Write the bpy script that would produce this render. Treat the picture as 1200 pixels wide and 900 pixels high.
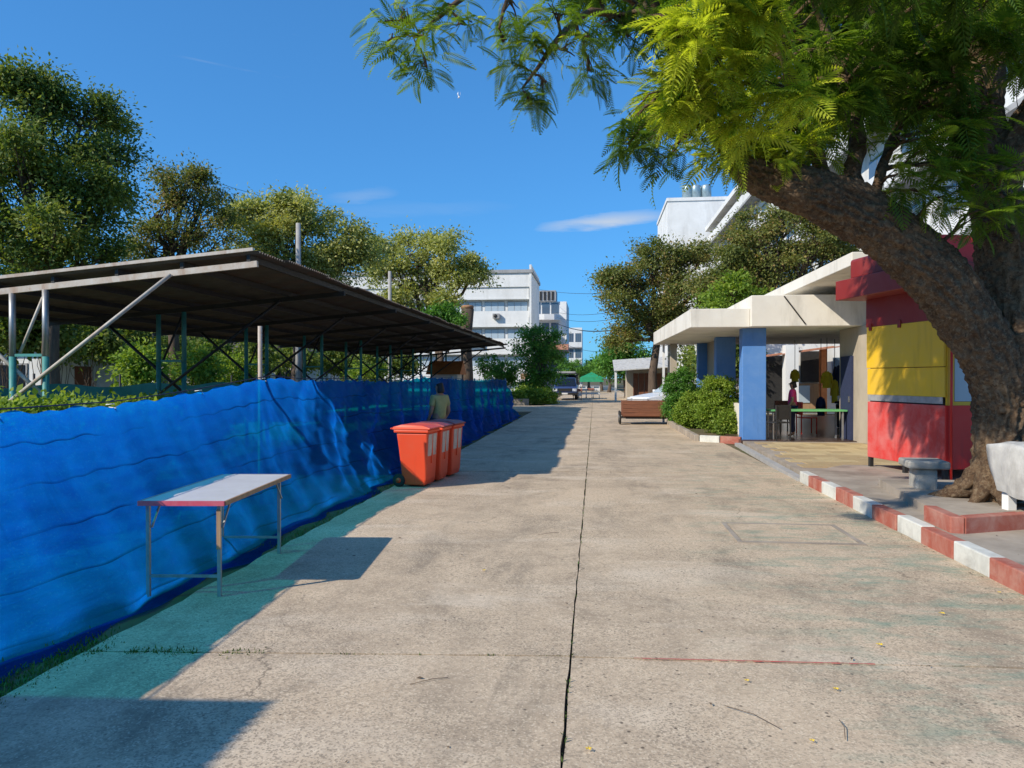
import bpy, math, random
import numpy as np
from mathutils import Vector, Matrix

for o in list(bpy.data.objects):
    bpy.data.objects.remove(o)
random.seed(7)
rng = np.random.default_rng(11)
R = math.radians
SC = bpy.context.scene
COL = SC.collection

# ------------------------------------------------------------------ camera
F, PX0, PY0 = 870.0, 600.0, 443.0          # focal length and horizon in photo pixels (1200 x 900)
YAW, CAMZ = R(6.36), 1.65
cam_d = bpy.data.cameras.new('camera')
cam = bpy.data.objects.new('camera', cam_d)
COL.objects.link(cam)
cam.location = (0, 0, CAMZ)
cam.rotation_euler = (R(90 - 0.46), 0, YAW)
cam_d.sensor_width = 36
cam_d.lens = F / 1200 * 36
cam_d.clip_start = 0.05
cam_d.clip_end = 3000
SC.camera = cam

# ------------------------------------------------------------------ world, sun, exposure
SUN_TRAVEL = Vector((1.14, 0.87, -1.0)).normalized()
SUN_EL = math.asin(-SUN_TRAVEL.z)
SUN_ROT = math.atan2(-SUN_TRAVEL.x, -SUN_TRAVEL.y)
w = bpy.data.worlds.new('World')
SC.world = w
w.use_nodes = True
wn, wl = w.node_tree.nodes, w.node_tree.links
wn.clear()
sky = wn.new('ShaderNodeTexSky')
sky.sky_type = 'NISHITA'
sky.sun_disc = False
sky.sun_elevation = SUN_EL
sky.sun_rotation = SUN_ROT
sky.altitude = 0
sky.air_density = 1.0
sky.dust_density = 0.3
sky.ozone_density = 3.0
tc = wn.new('ShaderNodeTexCoord')
mp = wn.new('ShaderNodeMapping')
mp.inputs['Scale'].default_value = (2.2, 2.2, 30)
mp.inputs['Location'].default_value = (0.6, 2.3, 1.1)
nz = wn.new('ShaderNodeTexNoise')
nz.inputs['Scale'].default_value = 1.6
nz.inputs['Detail'].default_value = 7
nz.inputs['Roughness'].default_value = 0.6
nz.inputs['Distortion'].default_value = 0.4
cr = wn.new('ShaderNodeValToRGB')
cr.color_ramp.elements[0].position = 0.70
cr.color_ramp.elements[0].color = (0, 0, 0, 1)
cr.color_ramp.elements[1].position = 0.86
cr.color_ramp.elements[1].color = (0.8, 0.8, 0.8, 1)
mx = wn.new('ShaderNodeMixRGB')
mx.inputs[2].default_value = (6.5, 7.0, 7.6, 1)
tint = wn.new('ShaderNodeMixRGB'); tint.blend_type = 'MULTIPLY'; tint.inputs[0].default_value = 1.0
tint.inputs[2].default_value = (0.65, 1.82, 3.15, 1)
gam = wn.new('ShaderNodeGamma'); gam.inputs['Gamma'].default_value = 0.62      # clear tropical sky: little brightening to the horizon
bg = wn.new('ShaderNodeBackground')
bg.inputs['Strength'].default_value = 0.10
wo = wn.new('ShaderNodeOutputWorld')
wl.new(tc.outputs['Generated'], mp.inputs['Vector'])
wl.new(mp.outputs['Vector'], nz.inputs['Vector'])
wl.new(nz.outputs['Fac'], cr.inputs['Fac'])
def wm(op, a, b=None, c=None):
    n = wn.new('ShaderNodeMath'); n.operation = op
    for i, v in enumerate((a, b, c)):
        if v is None: continue
        if isinstance(v, (int, float)): n.inputs[i].default_value = v
        else: wl.new(v, n.inputs[i])
    return n.outputs[0]
sxyz = wn.new('ShaderNodeSeparateXYZ'); wl.new(tc.outputs['Generated'], sxyz.inputs[0])
az = wm('ARCTAN2', sxyz.outputs['X'], sxyz.outputs['Y']); el = wm('ARCSINE', sxyz.outputs['Z'])
mp2 = wn.new('ShaderNodeMapping'); mp2.inputs['Scale'].default_value = (14, 14, 90); wl.new(tc.outputs['Generated'], mp2.inputs['Vector'])
nz2 = wn.new('ShaderNodeTexNoise'); nz2.inputs['Scale'].default_value = 1.0; nz2.inputs['Detail'].default_value = 6; nz2.inputs['Roughness'].default_value = 0.6; wl.new(mp2.outputs['Vector'], nz2.inputs['Vector'])
tot = wm('MULTIPLY', cr.outputs['Color'], 0.6)
for (a0, e0, wa, we, sl, amp) in ((0.012, 0.206, 0.095, 0.011, 0.07, 0.95), (-0.31, 0.236, 0.05, 0.010, 0.12, 0.22), (-0.24, 0.22, 0.14, 0.012, 0.05, 0.10), (0.9, 0.26, 0.12, 0.014, 0.1, 0.8), (-1.4, 0.22, 0.14, 0.014, -0.1, 0.8), (2.4, 0.3, 0.15, 0.016, 0.1, 0.8)):
    da = wm('SUBTRACT', az, a0); u = wm('DIVIDE', da, wa)
    v = wm('DIVIDE', wm('SUBTRACT', wm('SUBTRACT', el, e0), wm('MULTIPLY', da, sl)), we)
    v = wm('ADD', v, wm('MULTIPLY', wm('SUBTRACT', nz2.outputs['Fac'], 0.5), 1.6))
    q = wm('SUBTRACT', 1.0, wm('ADD', wm('MULTIPLY', u, u), wm('MULTIPLY', v, v)))
    q = wm('MULTIPLY', wm('MAXIMUM', q, 0.0), wm('MULTIPLY', nz2.outputs['Fac'], amp*1.25))
    tot = wm('MAXIMUM', tot, q)
wl.new(tot, mx.inputs[0])
wl.new(sky.outputs['Color'], gam.inputs['Color']); wl.new(gam.outputs['Color'], tint.inputs[1]); wl.new(tint.outputs['Color'], mx.inputs[1])
wl.new(mx.outputs['Color'], bg.inputs['Color'])
wl.new(bg.outputs['Background'], wo.inputs['Surface'])

sd = bpy.data.lights.new('sun', 'SUN')
sd.energy = 5.0
sd.angle = R(0.5)
sd.color = (1.0, 0.91, 0.77)
so = bpy.data.objects.new('sun', sd)
COL.objects.link(so)
so.rotation_euler = SUN_TRAVEL.to_track_quat('-Z', 'Y').to_euler()
so.location = (-20, -15, 20)

SC.view_settings.view_transform = 'Standard'
SC.view_settings.look = 'None'
SC.view_settings.gamma = 1
SC.view_settings.exposure = 0.0
SC.view_settings.use_curve_mapping = False
SC.render.resolution_x, SC.render.resolution_y = 1024, 768
SC.render.engine = 'CYCLES'
SC.cycles.max_bounces = 5
SC.cycles.diffuse_bounces = 3
SC.cycles.transparent_max_bounces = 8

# ------------------------------------------------------------------ photo geometry helpers
SA, CA = math.sin(YAW), math.cos(YAW)
def at(px, py, d):
    l = (px - PX0) / F
    return Vector((d * (-SA + l * CA), d * (CA + l * SA), CAMZ + d * (PY0 - py) / F))
def gnd(px, py, z=0.0):
    return at(px, py, (CAMZ - z) * F / (py - PY0))
def onY(px, py, Y):
    l = (px - PX0) / F
    return at(px, py, Y / (CA + l * SA))

# ------------------------------------------------------------------ object helpers
def tag(o, label=None, cat=None, group=None, kind=None):
    if label: o['label'] = label
    if cat: o['category'] = cat
    if group: o['group'] = group
    if kind: o['kind'] = kind
    return o
def empty(name, loc=(0, 0, 0), rz=0.0):
    o = bpy.data.objects.new(name, None)
    o.empty_display_size = 0.2
    COL.objects.link(o)
    o.location = loc
    o.rotation_euler = (0, 0, rz)
    return o
def thing(name, label, cat, loc=(0, 0, 0), rz=0.0, group=None):
    return tag(empty(name, loc, rz), label, cat, group)
def link(name, me, mat=None, parent=None, loc=(0, 0, 0)):
    o = bpy.data.objects.new(name, me)
    COL.objects.link(o)
    if mat is not None and len(me.materials) == 0: me.materials.append(mat)
    o.parent = parent
    o.location = loc
    return o
def kids(o): return [c for c in bpy.data.objects if c.parent == o]
def copy_tree(o, parent=None, src=None):
    c = o.copy(); COL.objects.link(c); c.parent = parent
    for ch in kids(o): copy_tree(ch, c)
    return c
def bevel(o, wd=0.01, seg=2):
    m = o.modifiers.new('bevel', 'BEVEL'); m.width = wd; m.segments = seg; m.limit_method = 'ANGLE'; m.angle_limit = R(40)
    return o

class MB:
    """collects shapes in the coordinates of the thing and links them as one mesh"""
    def __init__(s): s.v, s.f, s.sm = [], [], []
    def add(s, vs, fs, smooth=False):
        n = len(s.v); s.v += [tuple(p) for p in vs]
        for f in fs: s.f.append(tuple(i + n for i in f)); s.sm.append(smooth)
        return s
    def box(s, x0, x1, y0, y1, z0, z1):
        return s.add([(x0,y0,z0),(x1,y0,z0),(x1,y1,z0),(x0,y1,z0),(x0,y0,z1),(x1,y0,z1),(x1,y1,z1),(x0,y1,z1)],
                     [(0,3,2,1),(4,5,6,7),(0,1,5,4),(1,2,6,5),(2,3,7,6),(3,0,4,7)])
    def prism(s, pts, z0, z1):
        n = len(pts)
        return s.add([(x,y,z0) for x,y in pts] + [(x,y,z1) for x,y in pts],
                     [tuple(range(n-1,-1,-1)), tuple(range(n,2*n))] + [(i,(i+1)%n,n+(i+1)%n,n+i) for i in range(n)])
    def prof_x(s, pts, x0, x1):       # polygon in (y,z) extruded along x
        n = len(pts)
        return s.add([(x0,y,z) for y,z in pts] + [(x1,y,z) for y,z in pts],
                     [tuple(range(n)), tuple(range(2*n-1,n-1,-1))] + [(i,n+i,n+(i+1)%n,(i+1)%n) for i in range(n)])
    def bar(s, p0, p1, wd, ht=None):
        p0, p1 = Vector(p0), Vector(p1); ht = ht or wd
        d = (p1 - p0).normalized()
        a = d.cross(Vector((0,0,1)))
        a = Vector((1,0,0)) if a.length < 1e-3 else a.normalized()
        b = d.cross(a).normalized(); a = a*wd/2; b = b*ht/2
        return s.add([p0-a-b,p0+a-b,p0+a+b,p0-a+b,p1-a-b,p1+a-b,p1+a+b,p1-a+b],
                     [(0,3,2,1),(4,5,6,7),(0,1,5,4),(1,2,6,5),(2,3,7,6),(3,0,4,7)])
    def tube(s, pts, rad, n=8, jit=0.0, caps=True):
        pts = [Vector(p) for p in pts]
        if not hasattr(rad, '__len__'): rad = [rad]*len(pts)
        vs, fs = [], []; a = None
        for i, p in enumerate(pts):
            d = (pts[min(i+1,len(pts)-1)] - pts[max(i-1,0)]).normalized()
            if a is None:
                a = d.cross(Vector((0.3,0.9,0.2))).normalized()
            else:
                a = (a - d*a.dot(d)).normalized()
            b = d.cross(a)
            for k in range(n):
                t = 2*math.pi*k/n; r = rad[i]*(1 + (random.uniform(-jit,jit) if jit else 0))
                vs.append(p + (a*math.cos(t) + b*math.sin(t))*r)
        m = len(pts)
        for i in range(m-1):
            for k in range(n):
                fs.append((i*n+k, i*n+(k+1)%n, (i+1)*n+(k+1)%n, (i+1)*n+k))
        if caps:
            fs.append(tuple(range(n-1,-1,-1))); fs.append(tuple(range((m-1)*n, m*n)))
        return s.add(vs, fs, True)
    def lathe(s, prof, n=16, c=(0,0,0), axis='z'):
        vs, fs = [], []
        for r, z in prof:
            for k in range(n):
                t = 2*math.pi*k/n; u, v = r*math.cos(t), r*math.sin(t)
                p = (u,v,z) if axis == 'z' else ((z,u,v) if axis == 'x' else (u,z,v))
                vs.append((p[0]+c[0],p[1]+c[1],p[2]+c[2]))
        m = len(prof)
        for i in range(m-1):
            for k in range(n): fs.append((i*n+k,i*n+(k+1)%n,(i+1)*n+(k+1)%n,(i+1)*n+k))
        fs.append(tuple(range(n-1,-1,-1))); fs.append(tuple(range((m-1)*n,m*n)))
        return s.add(vs, fs, True)
    def quad(s, a, b, c, d): return s.add([a,b,c,d], [(0,1,2,3)])
    def mesh(s, name, off=(0,0,0)):
        me = bpy.data.meshes.new(name)
        me.from_pydata([(x-off[0],y-off[1],z-off[2]) for x,y,z in s.v], [], s.f)
        me.polygons.foreach_set('use_smooth', s.sm)
        me.update()
        import bmesh
        bm = bmesh.new(); bm.from_mesh(me); bmesh.ops.recalc_face_normals(bm, faces=bm.faces); bm.to_mesh(me); bm.free()
        return me
    def build(s, name, mat, parent=None, world=False, bev=0.0):
        off = (0,0,0)
        if world and parent is not None:
            p = parent; off = Vector((0,0,0))
            while p is not None: off = off + p.location; p = p.parent
        o = link(name, s.mesh(name, off), mat, parent)
        if bev: bevel(o, bev)
        return o

# ------------------------------------------------------------------ materials
def nodes(name):
    m = bpy.data.materials.new(name); m.use_nodes = True
    nt = m.node_tree; nt.nodes.clear()
    return m, nt.nodes, nt.links
def N(ns, t, **kw):
    n = ns.new('ShaderNode' + t)
    for k, v in kw.items():
        if k in n.inputs.keys(): n.inputs[k].default_value = v
        else: setattr(n, k, v)
    return n
def c4(c): return (c[0], c[1], c[2], 1.0)
def ramp(ns, lk, src, p0, p1, a=(0,0,0), b=(1,1,1)):
    r = ns.new('ShaderNodeValToRGB')
    r.color_ramp.elements[0].position = p0; r.color_ramp.elements[0].color = c4(a)
    r.color_ramp.elements[1].position = p1; r.color_ramp.elements[1].color = c4(b)
    lk.new(src, r.inputs['Fac'])
    return r.outputs['Color']
def mix(ns, lk, fac, a, b, mode='MIX'):
    m = ns.new('ShaderNodeMixRGB'); m.blend_type = mode
    for i, v in enumerate((fac, a, b)):
        if isinstance(v, (int, float)): m.inputs[i].default_value = v
        elif isinstance(v, tuple): m.inputs[i].default_value = c4(v)
        else: lk.new(v, m.inputs[i])
    return m.outputs['Color']
def noise(ns, lk, vec, scale, detail=5, rough=0.6, dist=0.0):
    n = N(ns, 'TexNoise', Scale=scale, Detail=detail, Roughness=rough, Distortion=dist)
    if vec is not None: lk.new(vec, n.inputs['Vector'])
    return n.outputs['Fac']
def coords(ns, lk, world=False, scale=None):
    if world: o = ns.new('ShaderNodeNewGeometry').outputs['Position']
    else: o = ns.new('ShaderNodeTexCoord').outputs['Object']
    if scale:
        m = ns.new('ShaderNodeMapping'); m.inputs['Scale'].default_value = scale
        lk.new(o, m.inputs['Vector']); o = m.outputs['Vector']
    return o
def finish(ns, lk, col, rough=0.7, bump=None, bstr=0.3, bdist=0.01, metal=0.0, spec=0.5):
    p = N(ns, 'BsdfPrincipled', Roughness=rough, Metallic=metal)
    p.inputs['Specular IOR Level'].default_value = spec
    if isinstance(col, tuple): p.inputs['Base Color'].default_value = c4(col)
    else: lk.new(col, p.inputs['Base Color'])
    if bump is not None:
        b = N(ns, 'Bump', Strength=bstr, Distance=bdist); lk.new(bump, b.inputs['Height'])
        lk.new(b.outputs['Normal'], p.inputs['Normal'])
    o = ns.new('ShaderNodeOutputMaterial'); lk.new(p.outputs['BSDF'], o.inputs['Surface'])
    return p
def surf(name, a, b=None, scale=6, rough=0.7, bstr=0.2, bdist=0.006, metal=0.0, dirt=None, dirt_amt=0.5, dirt_scale=1.2, stretch=None, world=False, spec=0.4):
    """paint, plaster, metal, wood: two tones, fine grain and optional dirt streaks"""
    m, ns, lk = nodes(name)
    b = b or tuple(x*0.75 for x in a)
    v = coords(ns, lk, world, stretch)
    n1 = noise(ns, lk, v, scale, 6, 0.65)
    n2 = noise(ns, lk, v, scale*7, 3, 0.6)
    col = mix(ns, lk, ramp(ns, lk, n1, 0.32, 0.70), a, b)
    if dirt:
        v2 = coords(ns, lk, world, (1, 1, 0.25))
        n3 = noise(ns, lk, v2, dirt_scale, 8, 0.7, 0.3)
        col = mix(ns, lk, ramp(ns, lk, n3, 0.50, 0.74, (0,0,0), (dirt_amt,)*3), col, dirt)
    finish(ns, lk, col, rough, n2, bstr, bdist, metal, spec)
    return m
def leafmat(name, a, b, c=None, trans=0.35, tcol=None, rough=0.55):
    """leaf colours picked per leaf through the point attribute 'tint'"""
    m, ns, lk = nodes(name)
    at_ = N(ns, 'Attribute', attribute_name='tint')
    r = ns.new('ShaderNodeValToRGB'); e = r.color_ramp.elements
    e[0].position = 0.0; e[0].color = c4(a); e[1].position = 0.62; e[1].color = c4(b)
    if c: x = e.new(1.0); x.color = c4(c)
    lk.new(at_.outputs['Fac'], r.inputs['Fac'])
    p = N(ns, 'BsdfPrincipled', Roughness=rough); p.inputs['Specular IOR Level'].default_value = 0.3
    lk.new(r.outputs['Color'], p.inputs['Base Color'])
    t = ns.new('ShaderNodeBsdfTranslucent')
    lk.new(mix(ns, lk, 1.0, r.outputs['Color'], tcol or (1.5, 1.5, 0.6), 'MULTIPLY'), t.inputs['Color'])
    s = N(ns, 'MixShader', Fac=trans)
    lk.new(p.outputs['BSDF'], s.inputs[1]); lk.new(t.outputs['BSDF'], s.inputs[2])
    o = ns.new('ShaderNodeOutputMaterial'); lk.new(s.outputs['Shader'], o.inputs['Surface'])
    return m

def concrete_slab():
    m, ns, lk = nodes('road_concrete')
    v = coords(ns, lk, True)
    big = noise(ns, lk, v, 0.55, 6, 0.6, 0.4)
    mid = noise(ns, lk, v, 3.2, 7, 0.65, 0.2)
    col = mix(ns, lk, ramp(ns, lk, big, 0.40, 0.60), (0.59, 0.452, 0.305), (0.425, 0.325, 0.222))
    col = mix(ns, lk, ramp(ns, lk, mid, 0.42, 0.68), col, (0.63, 0.49, 0.335))
    st = noise(ns, lk, coords(ns, lk, True, (1.0, 0.45, 1)), 1.1, 8, 0.7, 0.6)          # dark wear
    col = mix(ns, lk, ramp(ns, lk, st, 0.52, 0.68, (0,0,0), (0.75,)*3), col, (0.22, 0.175, 0.125))
    pale = noise(ns, lk, coords(ns, lk, True, (0.6, 1.4, 1)), 0.9, 6, 0.6, 0.5)
    col = mix(ns, lk, ramp(ns, lk, pale, 0.53, 0.68, (0,0,0), (0.6,)*3), col, (0.72, 0.60, 0.45))
    # exposed stones, dark and pale
    vo = N(ns, 'TexVoronoi', Scale=105.0); lk.new(v, vo.inputs['Vector'])
    sp = N(ns, 'SeparateColor'); lk.new(vo.outputs['Color'], sp.inputs['Color'])
    wear = ramp(ns, lk, noise(ns, lk, v, 0.8, 5, 0.6), 0.36, 0.62, (0.25,)*3, (1,1,1))
    dk = mix(ns, lk, 1.0, ramp(ns, lk, sp.outputs['Red'], 0.62, 0.78), wear, 'MULTIPLY')
    col = mix(ns, lk, mix(ns, lk, 1.0, dk, (0.62,)*3, 'MULTIPLY'), col, (0.19, 0.15, 0.11))
    col = mix(ns, lk, ramp(ns, lk, sp.outputs['Green'], 0.84, 0.92, (0,0,0), (0.45,)*3), col, (0.80, 0.66, 0.47))
    peb = noise(ns, lk, v, 26, 4, 0.75, 0.3)
    col = mix(ns, lk, ramp(ns, lk, peb, 0.54, 0.68, (0,0,0), (0.55,)*3), col, (0.24, 0.19, 0.135))
    col = mix(ns, lk, ramp(ns, lk, peb, 0.30, 0.44, (0.40,)*3, (0,0,0)), col, (0.78, 0.63, 0.43))
    vo2 = N(ns, 'TexVoronoi', Scale=13.0); lk.new(v, vo2.inputs['Vector'])
    sp2 = N(ns, 'SeparateColor'); lk.new(vo2.outputs['Color'], sp2.inputs['Color'])
    pit = mix(ns, lk, 1.0, ramp(ns, lk, vo2.outputs['Distance'], 0.07, 0.15, (1,1,1), (0,0,0)), ramp(ns, lk, sp2.outputs['Blue'], 0.45, 0.6), 'MULTIPLY')
    col = mix(ns, lk, mix(ns, lk, 1.0, pit, (0.8,)*3, 'MULTIPLY'), col, (0.075, 0.058, 0.042))
    # hairline cracks and long damp or oily stains
    wob = N(ns, 'TexNoise', Scale=1.3, Detail=6.0, Roughness=0.65); lk.new(v, wob.inputs['Vector'])
    vc = N(ns, 'TexVoronoi', Scale=0.42); vc.feature = 'DISTANCE_TO_EDGE'
    lk.new(mix(ns, lk, 0.55, v, wob.outputs['Color'], 'ADD'), vc.inputs['Vector'])
    crk = mix(ns, lk, 1.0, ramp(ns, lk, vc.outputs['Distance'], 0.0, 0.0035, (1,1,1), (0,0,0)), ramp(ns, lk, noise(ns, lk, v, 0.6, 3, 0.5), 0.52, 0.60), 'MULTIPLY')
    col = mix(ns, lk, mix(ns, lk, 1.0, crk, (0.7,)*3, 'MULTIPLY'), col, (0.11, 0.085, 0.06))
    tyr = noise(ns, lk, coords(ns, lk, True, (1.7, 0.12, 1)), 1.3, 6, 0.6, 0.4)
    col = mix(ns, lk, ramp(ns, lk, tyr, 0.54, 0.70, (0,0,0), (0.30,)*3), col, (0.27, 0.215, 0.155))
    # old green paint rubbed into the right-hand lane
    sx = N(ns, 'SeparateXYZ'); lk.new(v, sx.inputs['Vector'])
    gx = N(ns, 'MapRange'); gx.inputs[1].default_value = 0.6; gx.inputs[2].default_value = 2.0
    lk.new(sx.outputs['X'], gx.inputs[0])
    gy = N(ns, 'MapRange'); gy.inputs[1].default_value = 24; gy.inputs[2].default_value = 9
    lk.new(sx.outputs['Y'], gy.inputs[0])
    gn = noise(ns, lk, coords(ns, lk, True, (1, 2.6, 1)), 1.5, 8, 0.72, 0.3)
    g = mix(ns, lk, 1.0, ramp(ns, lk, gn, 0.49, 0.66, (0,0,0), (0.6,)*3), gx.outputs[0], 'MULTIPLY')
    g = mix(ns, lk, 1.0, g, gy.outputs[0], 'MULTIPLY')
    col = mix(ns, lk, g, col, (0.13, 0.27, 0.20))
    h = mix(ns, lk, 0.5, noise(ns, lk, v, 45, 4, 0.7), mix(ns, lk, 0.6, sp.outputs['Red'], mix(ns, lk, 1.0, (1.0,1.0,1.0), pit, 'SUBTRACT')))
    finish(ns, lk, col, 0.88, h, 0.35, 0.006, spec=0.25)
    return m

def ground_mat():
    m, ns, lk = nodes('ground_soil')
    v = coords(ns, lk, True)
    a = noise(ns, lk, v, 0.5, 7, 0.65); b = noise(ns, lk, v, 9, 5, 0.7)
    col = mix(ns, lk, ramp(ns, lk, a, 0.4, 0.62), (0.20, 0.15, 0.10), (0.085, 0.11, 0.035))
    col = mix(ns, lk, ramp(ns, lk, b, 0.35, 0.7), col, (0.13, 0.105, 0.065))
    finish(ns, lk, col, 0.95, b, 0.5, 0.03, spec=0.1)
    return m

def net_mat():
    m, ns, lk = nodes('blue_net')
    uv = ns.new('ShaderNodeTexCoord').outputs['UV']
    ob = coords(ns, lk)
    # seams: doubled strips of cloth run along the sheet; folds of the packed sheet
    mpn = ns.new('ShaderNodeMapping'); mpn.inputs['Scale'].default_value = (0.25, 1, 1)
    lk.new(uv, mpn.inputs['Vector'])
    wob = noise(ns, lk, mpn.outputs['Vector'], 1.2, 4, 0.5)
    sx = N(ns, 'SeparateXYZ'); lk.new(uv, sx.inputs['Vector'])
    ad = N(ns, 'Math', operation='MULTIPLY_ADD'); lk.new(wob, ad.inputs[0]); ad.inputs[1].default_value = 0.13; lk.new(sx.outputs['Y'], ad.inputs[2])
    mu = N(ns, 'Math', operation='MULTIPLY'); lk.new(ad.outputs[0], mu.inputs[0]); mu.inputs[1].default_value = 5.5
    fr = N(ns, 'Math', operation='FRACT'); lk.new(mu.outputs[0], fr.inputs[0])
    seam = ramp(ns, lk, fr.outputs[0], 0.015, 0.07, (1,1,1), (0,0,0))
    brk = ramp(ns, lk, noise(ns, lk, mpn.outputs['Vector'], 2.6, 3, 0.5), 0.40, 0.58)
    seam = mix(ns, lk, 1.0, seam, brk, 'MULTIPLY')
    blot = noise(ns, lk, coords(ns, lk, False, (1, 0.8, 1.6)), 2.6, 9, 0.75, 0.8)
    spk = noise(ns, lk, ob, 60, 4, 0.7)
    col = mix(ns, lk, ramp(ns, lk, blot, 0.35, 0.68), (0.002, 0.155, 0.84), (0.002, 0.235, 0.94))
    col = mix(ns, lk, ramp(ns, lk, spk, 0.56, 0.72, (0,0,0), (0.5,)*3), col, (0.03, 0.45, 1.0))
    dust = noise(ns, lk, coords(ns, lk, False, (1, 1.5, 0.6)), 1.4, 9, 0.78, 1.0)
    col = mix(ns, lk, ramp(ns, lk, dust, 0.54, 0.74, (0,0,0), (0.45,)*3), col, (0.0, 0.07, 0.42))
    wvx = N(ns, 'TexWave', Scale=60.0, Distortion=1.5); wvx.bands_direction = 'Z'; lk.new(ob, wvx.inputs['Vector'])
    col = mix(ns, lk, mix(ns, lk, 1.0, wvx.outputs['Color'], (0.22,)*3, 'MULTIPLY'), col, (0.0, 0.07, 0.45))
    dcol = mix(ns, lk, 1.0, col, (0.4, 0.40, 0.60), 'MULTIPLY')
    tl = ns.new('ShaderNodeBsdfTranslucent')
    tcol = mix(ns, lk, mix(ns, lk, 1.0, seam, (0.85,)*3, 'MULTIPLY'), col, (0.0, 0.02, 0.16))
    lk.new(tcol, tl.inputs['Color'])
    df = N(ns, 'BsdfPrincipled', Roughness=0.42); df.inputs['Specular IOR Level'].default_value = 0.35
    lk.new(dcol, df.inputs['Base Color'])
    fb = N(ns, 'Bump', Strength=0.45, Distance=0.012)
    fold = mix(ns, lk, 0.45, noise(ns, lk, coords(ns, lk, False, (3, 2.2, 4)), 2.2, 7, 0.72, 1.6), noise(ns, lk, coords(ns, lk, False, (1, 1.2, 5)), 9, 5, 0.7, 0.6))
    lk.new(fold, fb.inputs['Height']); lk.new(fb.outputs['Normal'], df.inputs['Normal']); lk.new(fb.outputs['Normal'], tl.inputs['Normal'])
    s1 = N(ns, 'MixShader', Fac=0.86); lk.new(df.outputs['BSDF'], s1.inputs[1]); lk.new(tl.outputs['BSDF'], s1.inputs[2])
    tp = ns.new('ShaderNodeBsdfTransparent'); tp.inputs['Color'].default_value = (0.0, 0.95, 1.0, 1)
    s2 = N(ns, 'MixShader', Fac=0.80); lk.new(tp.outputs['BSDF'], s2.inputs[1]); lk.new(s1.outputs['Shader'], s2.inputs[2])
    o = ns.new('ShaderNodeOutputMaterial'); lk.new(s2.outputs['Shader'], o.inputs['Surface'])
    return m

def bark_mat():
    m, ns, lk = nodes('tree_bark')
    v = coords(ns, lk, True)
    wv = N(ns, 'TexNoise', Scale=9.0, Detail=5.0); lk.new(v, wv.inputs['Vector'])
    ad = mix(ns, lk, 0.10, v, wv.outputs['Color'], 'ADD')
    vo = N(ns, 'TexVoronoi', Scale=34.0); lk.new(ad, vo.inputs['Vector'])
    sp = N(ns, 'SeparateColor'); lk.new(vo.outputs['Color'], sp.inputs['Color'])
    n1 = noise(ns, lk, v, 2.0, 7, 0.65, 0.5); n2 = noise(ns, lk, v, 30, 6, 0.75, 0.6); n3 = noise(ns, lk, v, 9, 6, 0.7, 0.8)
    col = mix(ns, lk, ramp(ns, lk, n1, 0.36, 0.64), (0.085, 0.050, 0.030), (0.16, 0.105, 0.062))
    col = mix(ns, lk, ramp(ns, lk, sp.outputs['Red'], 0.35, 1.0, (0,0,0), (0.45,)*3), col, (0.24, 0.17, 0.105))
    col = mix(ns, lk, ramp(ns, lk, sp.outputs['Green'], 0.62, 0.95, (0,0,0), (0.75,)*3), col, (0.075, 0.048, 0.032))
    col = mix(ns, lk, ramp(ns, lk, n2, 0.52, 0.70, (0,0,0), (0.5,)*3), col, (0.36, 0.30, 0.20))
    col = mix(ns, lk, ramp(ns, lk, n3, 0.30, 0.46, (0.85,)*3, (0,0,0)), col, (0.055, 0.036, 0.026))
    h = mix(ns, lk, 0.5, n3, mix(ns, lk, 0.5, sp.outputs['Red'], n2))
    finish(ns, lk, col, 0.95, h, 1.0, 0.032, spec=0.1)
    return m

def old_paint(name, a, fade, scale=2.2, amt=0.6, rough=0.5):
    m, ns, lk = nodes(name)
    v = coords(ns, lk)
    n1 = noise(ns, lk, v, scale, 7, 0.7, 0.4); n2 = noise(ns, lk, v, scale*14, 4, 0.7)
    n3 = noise(ns, lk, coords(ns, lk, False, (1,1,0.12)), scale*4, 5, 0.65)
    col = mix(ns, lk, ramp(ns, lk, n1, 0.40, 0.66, (0,0,0), (amt,)*3), a, fade)
    col = mix(ns, lk, ramp(ns, lk, n3, 0.56, 0.74, (0,0,0), (0.35,)*3), col, tuple(x*0.45+0.02 for x in a))
    col = mix(ns, lk, ramp(ns, lk, n2, 0.66, 0.74, (0,0,0), (0.5,)*3), col, fade)
    finish(ns, lk, col, rough, n2, 0.12, 0.004)
    return m
def glass(name, col=(0.05,0.07,0.09), rough=0.08):
    m, ns, lk = nodes(name); finish(ns, lk, col, rough, noise(ns, lk, coords(ns, lk), 0.8, 2), 0.05, 0.01, spec=0.8); return m

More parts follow.
